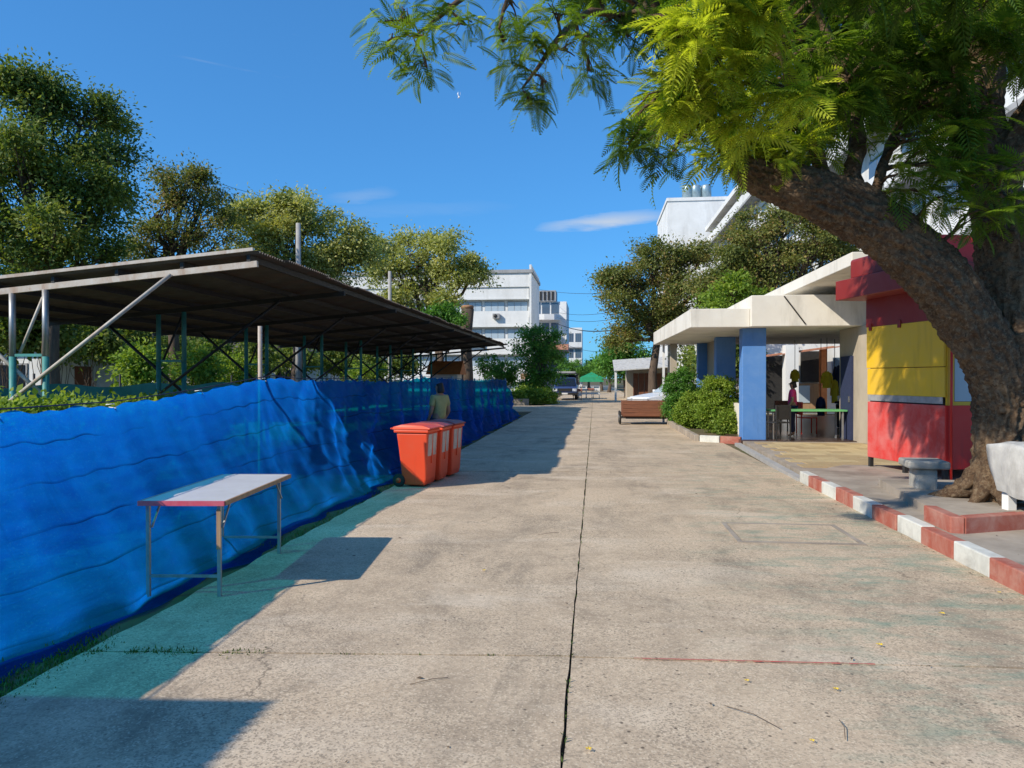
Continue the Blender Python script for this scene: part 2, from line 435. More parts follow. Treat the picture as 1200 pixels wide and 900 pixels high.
M = dict(
 slab=concrete_slab(), ground=ground_mat(), net=net_mat(), bark=bark_mat(),
 joint=surf('joint_dirt', (0.05,0.04,0.028), (0.02,0.016,0.012), 20, 0.95),
 pave=surf('pavement_concrete', (0.42,0.36,0.29), (0.28,0.235,0.185), 2.2, 0.9, 0.35, 0.01, dirt=(0.13,0.10,0.075), dirt_amt=0.7, world=True),
 kerb_red=old_paint('kerb_red_paint', (0.36,0.092,0.058), (0.46,0.26,0.20), 4.0, 0.7, 0.8),
 kerb_white=old_paint('kerb_white_paint', (0.66,0.66,0.60), (0.36,0.35,0.31), 3.0, 0.7, 0.75),
 redline=old_paint('red_line_paint', (0.50,0.07,0.055), (0.42,0.25,0.20), 6, 0.6, 0.8),
 tileb=surf('ochre_tile_pale', (0.60,0.47,0.26), (0.50,0.38,0.20), 4, 0.7, 0.1, world=True), tilec=surf('ochre_tile_brown', (0.46,0.34,0.18), (0.38,0.28,0.15), 4, 0.7, 0.1, world=True),
 tilea=surf('ochre_tile', (0.56,0.44,0.235), (0.45,0.345,0.19), 4, 0.7, 0.1, world=True, dirt=(0.25,0.19,0.11), dirt_amt=0.5),
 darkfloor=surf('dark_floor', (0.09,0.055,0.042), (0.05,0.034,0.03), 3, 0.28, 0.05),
 cream=surf('cream_plaster', (0.80,0.76,0.67), (0.72,0.67,0.58), 1.5, 0.85, 0.15, dirt=(0.22,0.20,0.16), dirt_amt=0.55, dirt_scale=1.0),
 wallbeige=surf('beige_wall', (0.50,0.43,0.33), (0.42,0.36,0.28), 1.5, 0.85, 0.15, dirt=(0.2,0.17,0.13)),
 blue=old_paint('pillar_blue_paint', (0.085,0.235,0.56), (0.17,0.32,0.60), 1.6, 0.5, 0.6),
 white=surf('white_plaster', (0.80,0.80,0.78), (0.70,0.70,0.68), 0.7, 0.85, 0.1, dirt=(0.38,0.37,0.34), dirt_amt=0.5, dirt_scale=0.5),
 greywall=surf('grey_plaster', (0.42,0.42,0.42), (0.30,0.30,0.30), 0.6, 0.85, 0.1, dirt=(0.12,0.12,0.12), dirt_amt=0.6),
 glass=glass('window_glass', (0.08,0.12,0.17)), darkglass=glass('dark_glass', (0.012,0.014,0.018)),
 paleglass=glass('pale_glass', (0.42,0.50,0.56), 0.25),
 dark=surf('dark_metal', (0.035,0.033,0.032), (0.02,0.02,0.02), 10, 0.6),
 rubber=surf('rubber', (0.02,0.02,0.02), (0.03,0.03,0.028), 12, 0.85),
 steel=surf('galvanised_steel', (0.42,0.43,0.43), (0.33,0.33,0.32), 8, 0.45, 0.1, metal=0.6, dirt=(0.20,0.11,0.06), dirt_amt=0.6, dirt_scale=5),
 rustwhite=surf('rusty_white_paint', (0.58,0.55,0.50), (0.45,0.36,0.28), 5, 0.6, 0.2, dirt=(0.28,0.12,0.05), dirt_amt=0.85, dirt_scale=3),
 postgreen=surf('green_post_paint', (0.06,0.30,0.27), (0.05,0.22,0.20), 8, 0.55, 0.1, dirt=(0.24,0.2,0.15)),
 roofmetal=surf('rusty_roof_sheet', (0.13,0.12,0.105), (0.075,0.068,0.06), 3, 0.8, 0.2, dirt=(0.17,0.075,0.04), dirt_amt=0.55, dirt_scale=1.5),
 binred=old_paint('bin_red_plastic', (0.80,0.075,0.018), (0.70,0.12,0.05), 3, 0.3, 0.45),
 binlid=old_paint('bin_lid_plastic', (0.36,0.04,0.035), (0.16,0.05,0.045), 9, 0.8, 0.5),
 sticker=surf('worn_white_sticker', (0.62,0.58,0.52), (0.48,0.36,0.30), 7, 0.7, 0.1, dirt=(0.45,0.12,0.07), dirt_amt=0.8, dirt_scale=6),
 tabletop=surf('table_laminate', (0.66,0.65,0.62), (0.58,0.56,0.52), 3, 0.38, 0.05, dirt=(0.36,0.33,0.28), dirt_amt=0.4),
 pink=old_paint('table_edge_paint', (0.62,0.08,0.12), (0.6,0.22,0.24), 8, 0.5, 0.5),
 wood=surf('weathered_wood', (0.26,0.10,0.05), (0.14,0.055,0.03), 5, 0.75, 0.35, stretch=(0.5,6,6)),
 palewood=surf('pale_wood', (0.42,0.27,0.15), (0.30,0.18,0.10), 5, 0.7, 0.3, stretch=(4,4,0.4)),
 kmaroon=old_paint('kiosk_maroon_paint', (0.24,0.022,0.018), (0.29,0.06,0.05), 1.5, 0.5, 0.5),  # maroon paint, made darker to stand for the crown's shade
 kyellow=old_paint('kiosk_yellow_paint', (0.78,0.47,0.022), (0.70,0.45,0.08), 1.5, 0.5, 0.5),
 kred=old_paint('kiosk_faded_red_paint', (0.62,0.045,0.036), (0.64,0.20,0.18), 2.6, 0.7, 0.6),
 kbright=old_paint('kiosk_bright_red_paint', (0.74,0.02,0.014), (0.72,0.06,0.04), 1.5, 0.5, 0.4),
 grey=surf('grey_trim', (0.36,0.36,0.36), (0.26,0.25,0.24), 9, 0.6),
 stone=surf('bench_stone', (0.46,0.44,0.39), (0.26,0.25,0.22), 6, 0.8, 0.3, 0.01, dirt=(0.12,0.11,0.10), dirt_amt=0.75, dirt_scale=3),
 tarp=surf('white_tarp', (0.62,0.61,0.57), (0.44,0.43,0.41), 5, 0.65, 0.4, 0.01, dirt=(0.20,0.19,0.17), dirt_amt=0.75, dirt_scale=3.5),
 trunk=surf('trunk_bark', (0.14,0.10,0.07), (0.07,0.05,0.038), 6, 0.92, 0.7, 0.03, stretch=(1,1,0.3)),
 cutwood=surf('cut_wood', (0.40,0.22,0.12), (0.28,0.14,0.08), 6, 0.85),
 yellow=old_paint('yellow_paint', (0.78,0.42,0.03), (0.65,0.4,0.1), 3, 0.4, 0.55),
 yellowcloth=surf('yellow_cloth', (0.85,0.60,0.02), (0.72,0.47,0.02), 6, 0.75),
 green=surf('green_canvas', (0.02,0.30,0.14), (0.015,0.22,0.10), 3, 0.7),
 tealnet=surf('teal_net_cloth', (0.045,0.36,0.30), (0.03,0.27,0.24), 3, 0.7),
 greentable=surf('green_table_top', (0.16,0.48,0.18), (0.12,0.40,0.15), 4, 0.35),
 truckblue=surf('truck_blue_paint', (0.05,0.09,0.24), (0.04,0.07,0.19), 3, 0.3, 0.03),
 carwhite=surf('car_white_paint', (0.78,0.78,0.78), (0.74,0.74,0.74), 2, 0.25, 0.02),
 chrome=surf('chrome', (0.6,0.6,0.6), (0.5,0.5,0.5), 5, 0.25, 0.02, metal=0.9),
 lamp=glass('headlamp_glass', (0.7,0.72,0.75), 0.15),
 orange=surf('orange_paint', (0.62,0.22,0.07), (0.5,0.16,0.05), 5, 0.6),
 rooftile=surf('clay_roof', (0.45,0.20,0.12), (0.36,0.17,0.11), 6, 0.8, 0.4, 0.02),
 tank=surf('tank_steel', (0.36,0.48,0.52), (0.30,0.40,0.44), 3, 0.35, 0.05, metal=0.5),
 concrete=surf('pole_concrete', (0.42,0.41,0.39), (0.32,0.31,0.29), 4, 0.9, 0.2),
 skin=surf('skin', (0.38,0.21,0.14), (0.34,0.18,0.12), 8, 0.55),
 hair=surf('hair', (0.012,0.010,0.010), (0.022,0.017,0.015), 40, 0.5),
 khaki=surf('khaki_shirt', (0.46,0.40,0.17), (0.38,0.33,0.13), 14, 0.85),
 pinkcloth=surf('pink_shirt', (0.80,0.05,0.22), (0.68,0.04,0.18), 14, 0.8),
 navy=surf('navy_cloth', (0.03,0.04,0.10), (0.02,0.03,0.07), 14, 0.85),
 redplastic=surf('red_plastic', (0.62,0.04,0.025), (0.52,0.035,0.02), 6, 0.35),
 petal=surf('yellow_petal', (0.85,0.62,0.03), (0.75,0.50,0.02), 30, 0.7),
 twig=surf('dry_twig', (0.16,0.11,0.07), (0.10,0.07,0.05), 20, 0.9),
 wire=surf('black_cable', (0.02,0.02,0.022), (0.03,0.03,0.03), 5, 0.6),
 birdwhite=surf('white_feathers', (0.85,0.85,0.85), (0.8,0.8,0.8), 9, 0.8),
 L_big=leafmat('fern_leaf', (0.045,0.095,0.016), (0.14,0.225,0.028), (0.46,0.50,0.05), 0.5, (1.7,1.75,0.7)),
 L_dark=leafmat('dark_leaf', (0.06,0.11,0.028), (0.17,0.235,0.05), (0.30,0.31,0.075), 0.38),
 L_pale=leafmat('pale_leaf', (0.16,0.20,0.055), (0.42,0.44,0.14), (0.62,0.58,0.26), 0.38),
 L_brown=leafmat('brownish_leaf', (0.085,0.125,0.035), (0.22,0.24,0.066), (0.38,0.25,0.10), 0.36),
 L_lime=leafmat('lime_leaf', (0.1, 0.18, 0.025), (0.23, 0.34, 0.045), (0.38, 0.45, 0.075), 0.38),
 L_green=leafmat('green_leaf', (0.05, 0.13, 0.024), (0.11, 0.27, 0.045), (0.2, 0.38, 0.065), 0.38),
 L_bush=leafmat('bush_leaf', (0.09,0.16,0.025), (0.23,0.34,0.05), (0.42,0.47,0.09), 0.4),
 L_grass=leafmat('grass_blade', (0.05,0.09,0.02), (0.09,0.16,0.03), (0.20,0.20,0.07), 0.3),
)

# ------------------------------------------------------------------ foliage helpers
def quads_mesh(name, V, tint, per=4):
    """V: (n,4,3) corner arrays, tint: (n,) value per face"""
    n = len(V)
    me = bpy.data.meshes.new(name)
    me.vertices.add(n*4); me.vertices.foreach_set('co', V.reshape(-1).astype(np.float32))
    me.loops.add(n*4); me.loops.foreach_set('vertex_index', np.arange(n*4, dtype=np.int32))
    me.polygons.add(n); me.polygons.foreach_set('loop_start', np.arange(0, n*4, 4, dtype=np.int32))
    try: me.polygons.foreach_set('loop_total', np.full(n, 4, dtype=np.int32))
    except Exception: pass
    a = me.attributes.new('tint', 'FLOAT', 'POINT'); a.data.foreach_set('value', np.repeat(tint, 4).astype(np.float32))
    me.update(); me.validate()
    return me
def unit(a): return a / np.maximum(np.linalg.norm(a, axis=-1, keepdims=True), 1e-6)
def leaves(cen, out, size, rg, asp=0.5, up=0.5):
    """diamond leaves at cen pointing roughly along out"""
    n = len(cen)
    d = unit(out + rg.normal(0, 0.75, (n,3)) + np.array([0,0,-0.25]))
    nrm = unit(rg.normal(0, 0.5, (n,3)) + np.array([0,0,up]) + 0.7*unit(out+1e-5))
    s = unit(np.cross(d, nrm)); nn = np.cross(s, d)
    L = (size * rg.uniform(0.6, 1.35, (n,1)))
    W = L*asp*rg.uniform(0.75, 1.2, (n,1))
    p0 = cen - d*L*0.5; p2 = cen + d*L*0.5
    m = cen + d*L*0.02 + nn*L*0.10
    return np.stack([p0, m - s*W*0.5, p2, m + s*W*0.5], 1)
def crown_pts(lobes, clumps, per, csize, rg, shell=0.55):
    """lobes: (centre, radii); clumps per lobe volume; returns leaf centres, outward dirs, clump centres, tints"""
    C, O, CC, T = [], [], [], []
    tot = sum(r[0]*r[1]*r[2] for _, r in lobes)
    for c, r in lobes:
        k = max(3, int(clumps * (r[0]*r[1]*r[2]/tot)**0.8 * len(lobes)**-0.2))
        u = unit(rg.normal(0, 1, (k,3))); rad = rg.uniform(shell**2, 1.0, (k,1))**0.5
        cc = np.array(c) + u*rad*np.array(r)
        CC.append(cc)
        for q, uu in zip(cc, u):
            m = max(4, int(per*rg.uniform(0.5, 1.5))); s = csize*rg.uniform(0.6, 1.3)
            off = rg.normal(0, 1, (m,3))*np.array([s, s, s*0.65])
            C.append(q + off); O.append(unit(off) + uu*0.6)
            T.append(np.clip(rg.normal(rg.uniform(0.2, 0.75), 0.18, m), 0, 1))
    return np.concatenate(C), np.concatenate(O), np.concatenate(CC), np.concatenate(T)

def branch(mb, a, b, r0, r1, sag=0.15, n=6, seg=5, wob=0.06):
    a, b = Vector(a), Vector(b); L = (b-a).length
    pts, rr = [], []
    for i in range(seg+1):
        t = i/seg
        p = a.lerp(b, t) + Vector((0,0,1))*math.sin(t*math.pi)*L*sag
        if 0 < i < seg: p += Vector((random.uniform(-1,1), random.uniform(-1,1), random.uniform(-1,1)))*L*wob
        pts.append(p); rr.append(r0 + (r1-r0)*t)
    mb.tube(pts, rr, n)
    return pts

def tree(name, label, base, fork, lobes, mat, group=None, clumps=120, per=55, csize=0.45, leaf=0.22, trunk_r=0.22, seed=1, cat='tree', extra=0.5, shell=0.5, trunkmat=None):
    rg = np.random.default_rng(seed); random.seed(seed)
    base = Vector(base); t = thing(name, label, cat, base, 0, group)
    ragged = []
    for c, rr in lobes:          # uneven outline: boughs that stick out of the main masses
        ragged.append((c, tuple(x*0.86 for x in rr)))
        for _ in range(3):
            u = unit(rg.normal(0, 1, 3)); u[2] = abs(u[2])*0.8; k_ = rg.uniform(0.22, 0.40)
            ragged.append((tuple(np.array(c) + u*np.array(rr)*rg.uniform(0.85, 1.12)), tuple(x*k_ for x in rr)))
    C, O, CC, T = crown_pts(ragged, clumps*0.62, per, csize*0.92, rg, shell)
    loc = np.array(base)
    me = quads_mesh('crown', leaves(C - loc, O, leaf, rg), T)
    link('crown', me, mat, t)
    mb = MB(); fk = Vector(fork)
    mid = base.lerp(fk, 0.5) + Vector((random.uniform(-.15,.15), random.uniform(-.15,.15), 0))
    mb.tube([base - Vector((0,0,0.1)), base + Vector((0,0,0.25)), mid, fk], [trunk_r*1.5, trunk_r*1.1, trunk_r*0.9, trunk_r*0.75], 10)
    for c, r in lobes:
        c = Vector(c)
        pts = branch(mb, fk, c, trunk_r*0.55, trunk_r*0.22, 0.08)
        near = [q for q in CC if (Vector(q)-c).length < max(r)*1.05]
        random.shuffle(near)
        for q in near[:max(3, int(len(near)*extra))]:
            branch(mb, random.choice(pts[2:]), q, trunk_r*0.18, 0.012, 0.05, 4, 3)
    mb.build('trunk', trunkmat or M['trunk'], t, True)
    return t
def pxlobes(lst, d):
    """crown lobes read off the photograph at the tree's distance: (px, py, radius px[, depth offset])"""
    out = []
    for q in lst:
        dd = d + (q[3] if len(q) > 3 else 0.0); r = q[2]*dd/F
        out.append((tuple(at(q[0], q[1], dd)), (r, r*0.95, r*0.85)))
    return out
def bush(name, label, base, lobes, mat, group=None, clumps=60, per=60, csize=0.14, leaf=0.08, seed=1, cat='shrub'):
    rg = np.random.default_rng(seed); random.seed(seed)
    base = Vector(base); t = thing(name, label, cat, base, 0, group)
    C, O, CC, T = crown_pts(lobes, clumps, per, csize, rg, 0.6)
    keep = C[:,2] > base.z + 0.02
    C, O, T = C[keep], O[keep], T[keep]
    link('foliage', quads_mesh('foliage', leaves(C - np.array(base), O, leaf, rg, 0.6), T), mat, t)
    mb = MB()
    for q in CC[::max(1, len(CC)//14)]:
        branch(mb, base + Vector((random.uniform(-.08,.08), random.uniform(-.08,.08), 0)), q, 0.022, 0.006, 0.02, 4, 3)
    mb.build('stem', M['trunk'], t, True)
    return t
def grass(name, label, spots, mat, h=0.08, seed=3):
    """spots: arrays of x,y,z; blades as thin quads"""
    rg = np.random.default_rng(seed); P = np.array(spots); n = len(P)
    ang = rg.uniform(0, 2*np.pi, n); lean = rg.uniform(0.1, 0.7, (n,1)); H = h*rg.uniform(0.4, 1.4, (n,1))
    dr = np.stack([np.cos(ang), np.sin(ang), np.zeros(n)], 1); sd_ = np.stack([-np.sin(ang), np.cos(ang), np.zeros(n)], 1)
    wv = H*0.07 + 0.002; upv = np.array([0,0,1.0])
    tip = P + upv*H + dr*H*lean; md = P + upv*H*0.55 + dr*H*lean*0.3
    V = np.stack([P - sd_*wv*0.6, md - sd_*wv, tip, md + sd_*wv], 1)
    o = link(name, quads_mesh(name, V, rg.uniform(0, 1, n)), mat)
    return tag(o, label, 'grass', None, 'stuff')

# ================================================================== SETTING
# ground sheet to the horizon
g = MB(); g.quad((-1500,-300,-0.03),(1500,-300,-0.03),(1500,2500,-0.03),(-1500,2500,-0.03))
tag(g.build('ground', M['ground']), kind='structure')

# concrete road: a bed with single slabs laid on it, joints left open
JX, RXR, RXL = -0.14, 3.25, -3.05
road = MB().box(RXL+0.01, RXR-0.005, -9, 170, -0.14, -0.022).build('road', M['joint'])
tag(road, kind='structure')
def edge_pts(a, b, step, amp):
    n = max(2, int((Vector(b)-Vector(a)).length/step)); out = []
    d = (Vector(b)-Vector(a)).normalized(); s = Vector((-d.y, d.x, 0))
    for i in range(n):
        p = Vector(a).lerp(Vector(b), i/n)
        if i: p += s*random.uniform(-amp, amp)
        out.append((p.x, p.y))
    return out
random.seed(5)
rows = [-4.3 + 8.7*i for i in range(11)]
for i in range(10):
    y0, y1 = rows[i]+0.013, rows[i+1]-0.013
    for (x0, x1) in ((RXL, JX-0.006), (JX+0.006, RXR)):
        k0 = [(0.085 if x < JX else 0.045)*(x-JX) for x in (x0, x1)]          # the cross joints run slightly askew
        a_, b_, c_, d_ = (x0,y0+k0[0],0), (x1,y0+k0[1],0), (x1,y1+k0[1],0), (x0,y1+k0[0],0)
        pts = edge_pts(a_,b_,0.10,0.006) + edge_pts(b_,c_,0.18,0.006) + edge_pts(c_,d_,0.10,0.006) + edge_pts(d_,a_,0.25,0.02 if x0 == RXL else 0.006)
        z = random.uniform(-0.004, 0.004)
        s = MB().prism(pts, -0.10, z).build('slab', M['slab'], road)
s = MB().box(RXL, RXR, rows[-1]+0.2, 169, -0.1, 0.0).build('slab', M['slab'], road)
side = MB().prism([(-14,36.6),(RXL-0.004,36.6),(RXL-0.004,44.5),(-14,44.5)], -0.1, -0.003).build('side_road', M['slab'])
tag(side, kind='structure')

# red line painted along the cross joint, drain cover, stuck hairline cracks
mb = MB()
for k in range(28):
    xa, xb = 0.23 + k*0.049, 0.23 + (k+1)*0.049
    ya, yb = 4.383 + 0.045*(xa-JX), 4.383 + 0.045*(xb-JX); w0 = 0.004 + 0.010*abs(math.sin(k*1.7)); 
    mb.quad((xa, ya-w0, 0.0075), (xb, yb-w0, 0.0075), (xb, yb+0.004, 0.0075), (xa, ya+0.004, 0.0075))
tag(mb.build('road_line', M['redline']), 'thin worn red paint line along the joint in the concrete road', 'road marking')
dc = thing('drain_cover', 'square concrete drain cover set in the road beside the kerb', 'drain cover', (2.05, 8.15, 0))
mb = MB()
for a in ((-0.62,0.62,-0.5,-0.46),(-0.62,0.62,0.46,0.5),(-0.62,-0.57,-0.457,0.457),(0.57,0.62,-0.457,0.457)): mb.box(a[0],a[1],a[2],a[3],-0.02,0.009)
mb.build('frame', M['pave'], dc)
MB().box(-0.56,0.56,-0.45,0.45,-0.02,0.0065).build('lid', M['slab'], dc)

# right-hand pavement, kerb blocks painted red and white
PZ = 0.15
pv = MB().prism([(RXR+0.13,-9),(14,-9),(14,13.4),(4.3,13.4),(RXR+0.13,12.35)], -0.1, PZ)
pave = tag(pv.build('pavement', M['pave']), kind='structure')
kerb = tag(MB().box(RXR+0.02, RXR+0.12, -9, 12.3, -0.1, 0.10).build('kerb', M['concrete']), kind='structure')
kb = [12.3, 11.77, 11.12, 10.48, 10.14, 9.81, 9.15, 8.45, 7.84, 7.17, 6.54, 5.88]
kc = 'wrwrrwrwrwr'
while kb[-1] > -8: kb.append(kb[-1]-0.65); kc += 'w' if kc[-1] == 'r' else 'r'
for i in range(len(kb)-1):
    m = M['kerb_red'] if kc[i] == 'r' else M['kerb_white']
    x = RXR + random.uniform(-0.008, 0.008); h = 0.17 + random.uniform(-0.008, 0.008)
    y0, y1 = kb[i+1]+0.004, kb[i]-0.004
    MB().prof_x([(y0,-0.05),(y1,-0.05),(y1,h),(y0,h)], x, x+0.135).build('kerb_block', m, kerb, False, 0.012)
kerb2 = tag(MB().prism([(RXR-0.02,12.3),(RXR+0.11,12.3),(RXR+0.34,18.9),(RXR+0.2,18.9)], -0.05, 0.045).build('low_kerb', M['concrete']), kind='structure')

# ochre tile apron in front of the porch, dark porch floor
apron = tag(MB().prism([(3.42,12.45),(4.3,13.45),(14,13.45),(14,18.9),(3.65,18.9)], -0.1, 0.086).build('apron', M['pave']), kind='structure')
TILE = 0.42
tme = {}
for i in range(11):
    for j in range(15):
        x0 = 3.62 + i*TILE + (0.21 if j % 2 else 0.0); y0 = 12.6 + j*TILE
        if y0 < 13.47 and x0 > 4.2 - (13.47-y0): continue
        if x0 < 3.5 + (y0-12.4)*0.04 or x0 > 8.0: continue
        if y0 + TILE > 18.88: continue
        q = random.choice('abc')
        if q not in tme: tme[q] = MB().box(0, TILE-0.014, 0, TILE-0.014, -0.01, 0.014).mesh('tile'); tme[q].materials.append(M['tile' + q])
        o = link('tile', tme[q], None, apron, (x0, y0, 0.088 + random.uniform(-0.002, 0.002)))
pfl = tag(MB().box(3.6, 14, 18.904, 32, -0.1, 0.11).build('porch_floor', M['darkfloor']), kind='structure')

# tree pit of red painted blocks
tp = thing('tree_pit', 'raised tree pit edged with red painted concrete blocks', 'tree pit', (3.42, 7.6, PZ))
MB().prism([(0.0,0.0),(0.12,-0.03),(0.15,0.62),(0.03,0.66)], -0.05, 0.16).build('edging_block', M['kerb_red'], tp, False, 0.012)
MB().prism([(0.125,-0.03),(0.82,0.26),(0.78,0.38),(0.13,0.10)], -0.05, 0.16).build('edging_block', M['kerb_red'], tp, False, 0.012)
MB().prism([(0.825,0.262),(2.6,0.85),(2.56,0.97),(0.785,0.382)], -0.05, 0.155).build('edging_block', M['kerb_red'], tp, False, 0.012)
MB().prism([(0.135,0.11),(2.55,0.98),(2.5,3.2),(0.5,3.2),(0.15,0.62)], -0.05, 0.10).build('soil', M['pave'], tp)

# ================================================================== BLUE NET FENCE
def interp(xs, ys, x): return np.interp(x, xs, ys)
fy = [1.2, 4.43, 6.19, 7.6, 9.7, 10.6, 12.4, 15.6, 18, 21, 25, 29, 32.5]
fx = [-3.88, -4.0, -4.22, -4.34, -4.37, -4.36, -4.3, -4.25, -4.2, -4.12, -4.05, -3.95, -3.85]
fz = [1.48, 1.44, 1.445, 1.52, 1.69, 1.645, 1.645, 1.60, 1.70, 1.66, 1.60, 1.64, 1.58]
fence = thing('net_fence', 'long blue translucent net fence sagging between posts along the road', 'fence', (-4.0, 10, 0))
NU, NV = 900, 64
U = np.linspace(1.2, 32.5, NU)[:,None]*np.ones((1,NV)); V_ = np.linspace(0, 1, NV)[None,:]*np.ones((NU,1))
def nsm(a, fr, ph): return np.sin(a*fr + ph)
Xt = interp(fy, fx, U); Zt = interp(fy, fz, U)
Zt = Zt + 0.012*nsm(U,7,0.3) + 0.01*nsm(U,17,1.7)
Xb = -3.36 + 0.05*nsm(U,1.3,0.5) + 0.04*nsm(U,3.7,2) + 0.025*nsm(U,8.9,1)
hem = np.clip((V_-0.86)/0.14, 0, 1)
vv = np.clip(V_/0.93, 0, 1)
Xs = Xt + (Xb-Xt)*vv**1.35
Zs = Zt*(1-vv)
lay = np.clip((V_-0.93)/0.07, 0, 1)
Xs += lay*(0.16 + 0.05*nsm(U,2.1,0) + 0.03*nsm(U,6,1)); Zs += -0.035 + lay*(0.015 + 0.012*nsm(U,5,2)) + 0.05*np.sin(lay*np.pi)*(0.6+0.4*nsm(U,3.3,0.4))
crump = np.clip((U-8.5)/3, 0, 1)*0.95 + 0.05
wr = (0.030*nsm(U*1.0+V_*2.2, 4.2, 0.2) + 0.022*nsm(U*1.3-V_*3.5, 6.1, 1.1) + 0.016*nsm(U*2.2+V_*5, 5.3, 2.2) + 0.011*nsm(U*3-V_*4, 7.7, 0.7))
dg = np.sin((U*0.9 + V_*3.2)*3.6 + 0.8*np.sin(U*1.7)); wr2 = 0.075*np.sign(dg)*np.abs(dg)**0.55*np.clip((U-9)/3,0,1)
env = np.sin(np.clip(V_,0,1)*np.pi*0.93)**0.7
wav = 0.05*nsm(V_*1.5+0.15*np.sin(U*0.8), 11, 0.5)*np.clip((11-U)/3,0,1)*0.06
for py_, pv_ in ((9.45,0.0),(13.4,0.0),(4.4,0.35),(1.6,0.0)):
    dyy = U - py_; dvv = (V_ - pv_)*1.6 + 0.02; ang = np.arctan2(dyy, dvv); dist = np.hypot(dyy, dvv)
    wr = wr + (0.016 if py_ > 5 else 0.008)*np.abs(np.sin(ang*9 + 0.6*np.sin(dist*5)))*np.exp(-dist*0.75)*8*np.clip(dist*1.2,0,1)/np.maximum(crump,0.12)*0.16
rip = 0.0035*np.sin(U*31 + 9*V_ + 3*np.sin(V_*7+U)) + 0.003*np.sin(U*11 - 47*V_ + 2.5*np.sin(U*2.3)) + 0.0025*np.sin(V_*83 + 2*np.sin(U*3.1))
bot = 0.06*hem*(nsm(U,4.4,0.3)+0.6*nsm(U,9.3,1.2)) + 0.025*hem*nsm(V_*40+U*2,1,0)
Xs = Xs + env*(wr*crump + wr2 + wav + rip*0.4) + bot*(1-lay)
Zs = np.maximum(Zs + env*wr2*0.25, -0.05)
P = np.stack([Xs, U, Zs], -1) - np.array([-4.0, 10, 0])
idx = np.arange(NU*NV).reshape(NU, NV)
Fq = np.stack([idx[:-1,:-1], idx[1:,:-1], idx[1:,1:], idx[:-1,1:]], -1).reshape(-1,4)
me = bpy.data.meshes.new('net_sheet'); me.from_pydata(P.reshape(-1,3).tolist(), [], Fq.tolist())
uvl = me.uv_layers.new(name='UVMap'); li = np.empty(len(me.loops), np.int32); me.loops.foreach_get('vertex_index', li)
UVs = np.stack([U.reshape(-1), 1-V_.reshape(-1)], -1)[li]; uvl.data.foreach_set('uv', UVs.reshape(-1).astype(np.float32))
me.polygons.foreach_set('use_smooth', [True]*len(me.polygons)); me.update()
link('net_sheet', me, M['net'], fence)
for (y, h, mt) in ((1.6,1.6,'postgreen'),(9.45,2.34,'rustwhite'),(13.4,1.7,'postgreen'),(18,1.74,'steel'),(21.5,1.7,'steel'),(25.2,1.64,'postgreen'),(29,1.68,'steel'),(32.4,1.64,'steel')):
    x = float(interp(fy, fx, y)) - 0.06
    MB().tube([(x,y,-0.1),(x,y,h)], 0.028, 8).build('post', M[mt], fence, True)
for y in (1.6,3.1,4.6,6.1,7.8,9.45,11.4,13.4,15.7,18,21.5,25.2,29,32.4):
    x, z = float(interp(fy,fx,y)), float(interp(fy,fz,y))
    MB().tube([(x-0.07,y,z-0.03),(x+0.015,y-0.012,z-0.02),(x+0.02,y+0.01,z-0.06),(x-0.05,y+0.012,z-0.05)],0.004,5).build('twine_tie', M['white'], fence, True)
mb = MB(); mb.tube([(float(interp(fy,fx,y))-0.02, y, float(interp(fy,fz,y))-0.004) for y in np.linspace(1.3,32.4,60)], 0.006, 5)
mb.build('top_rope', M['navy'], fence, True)

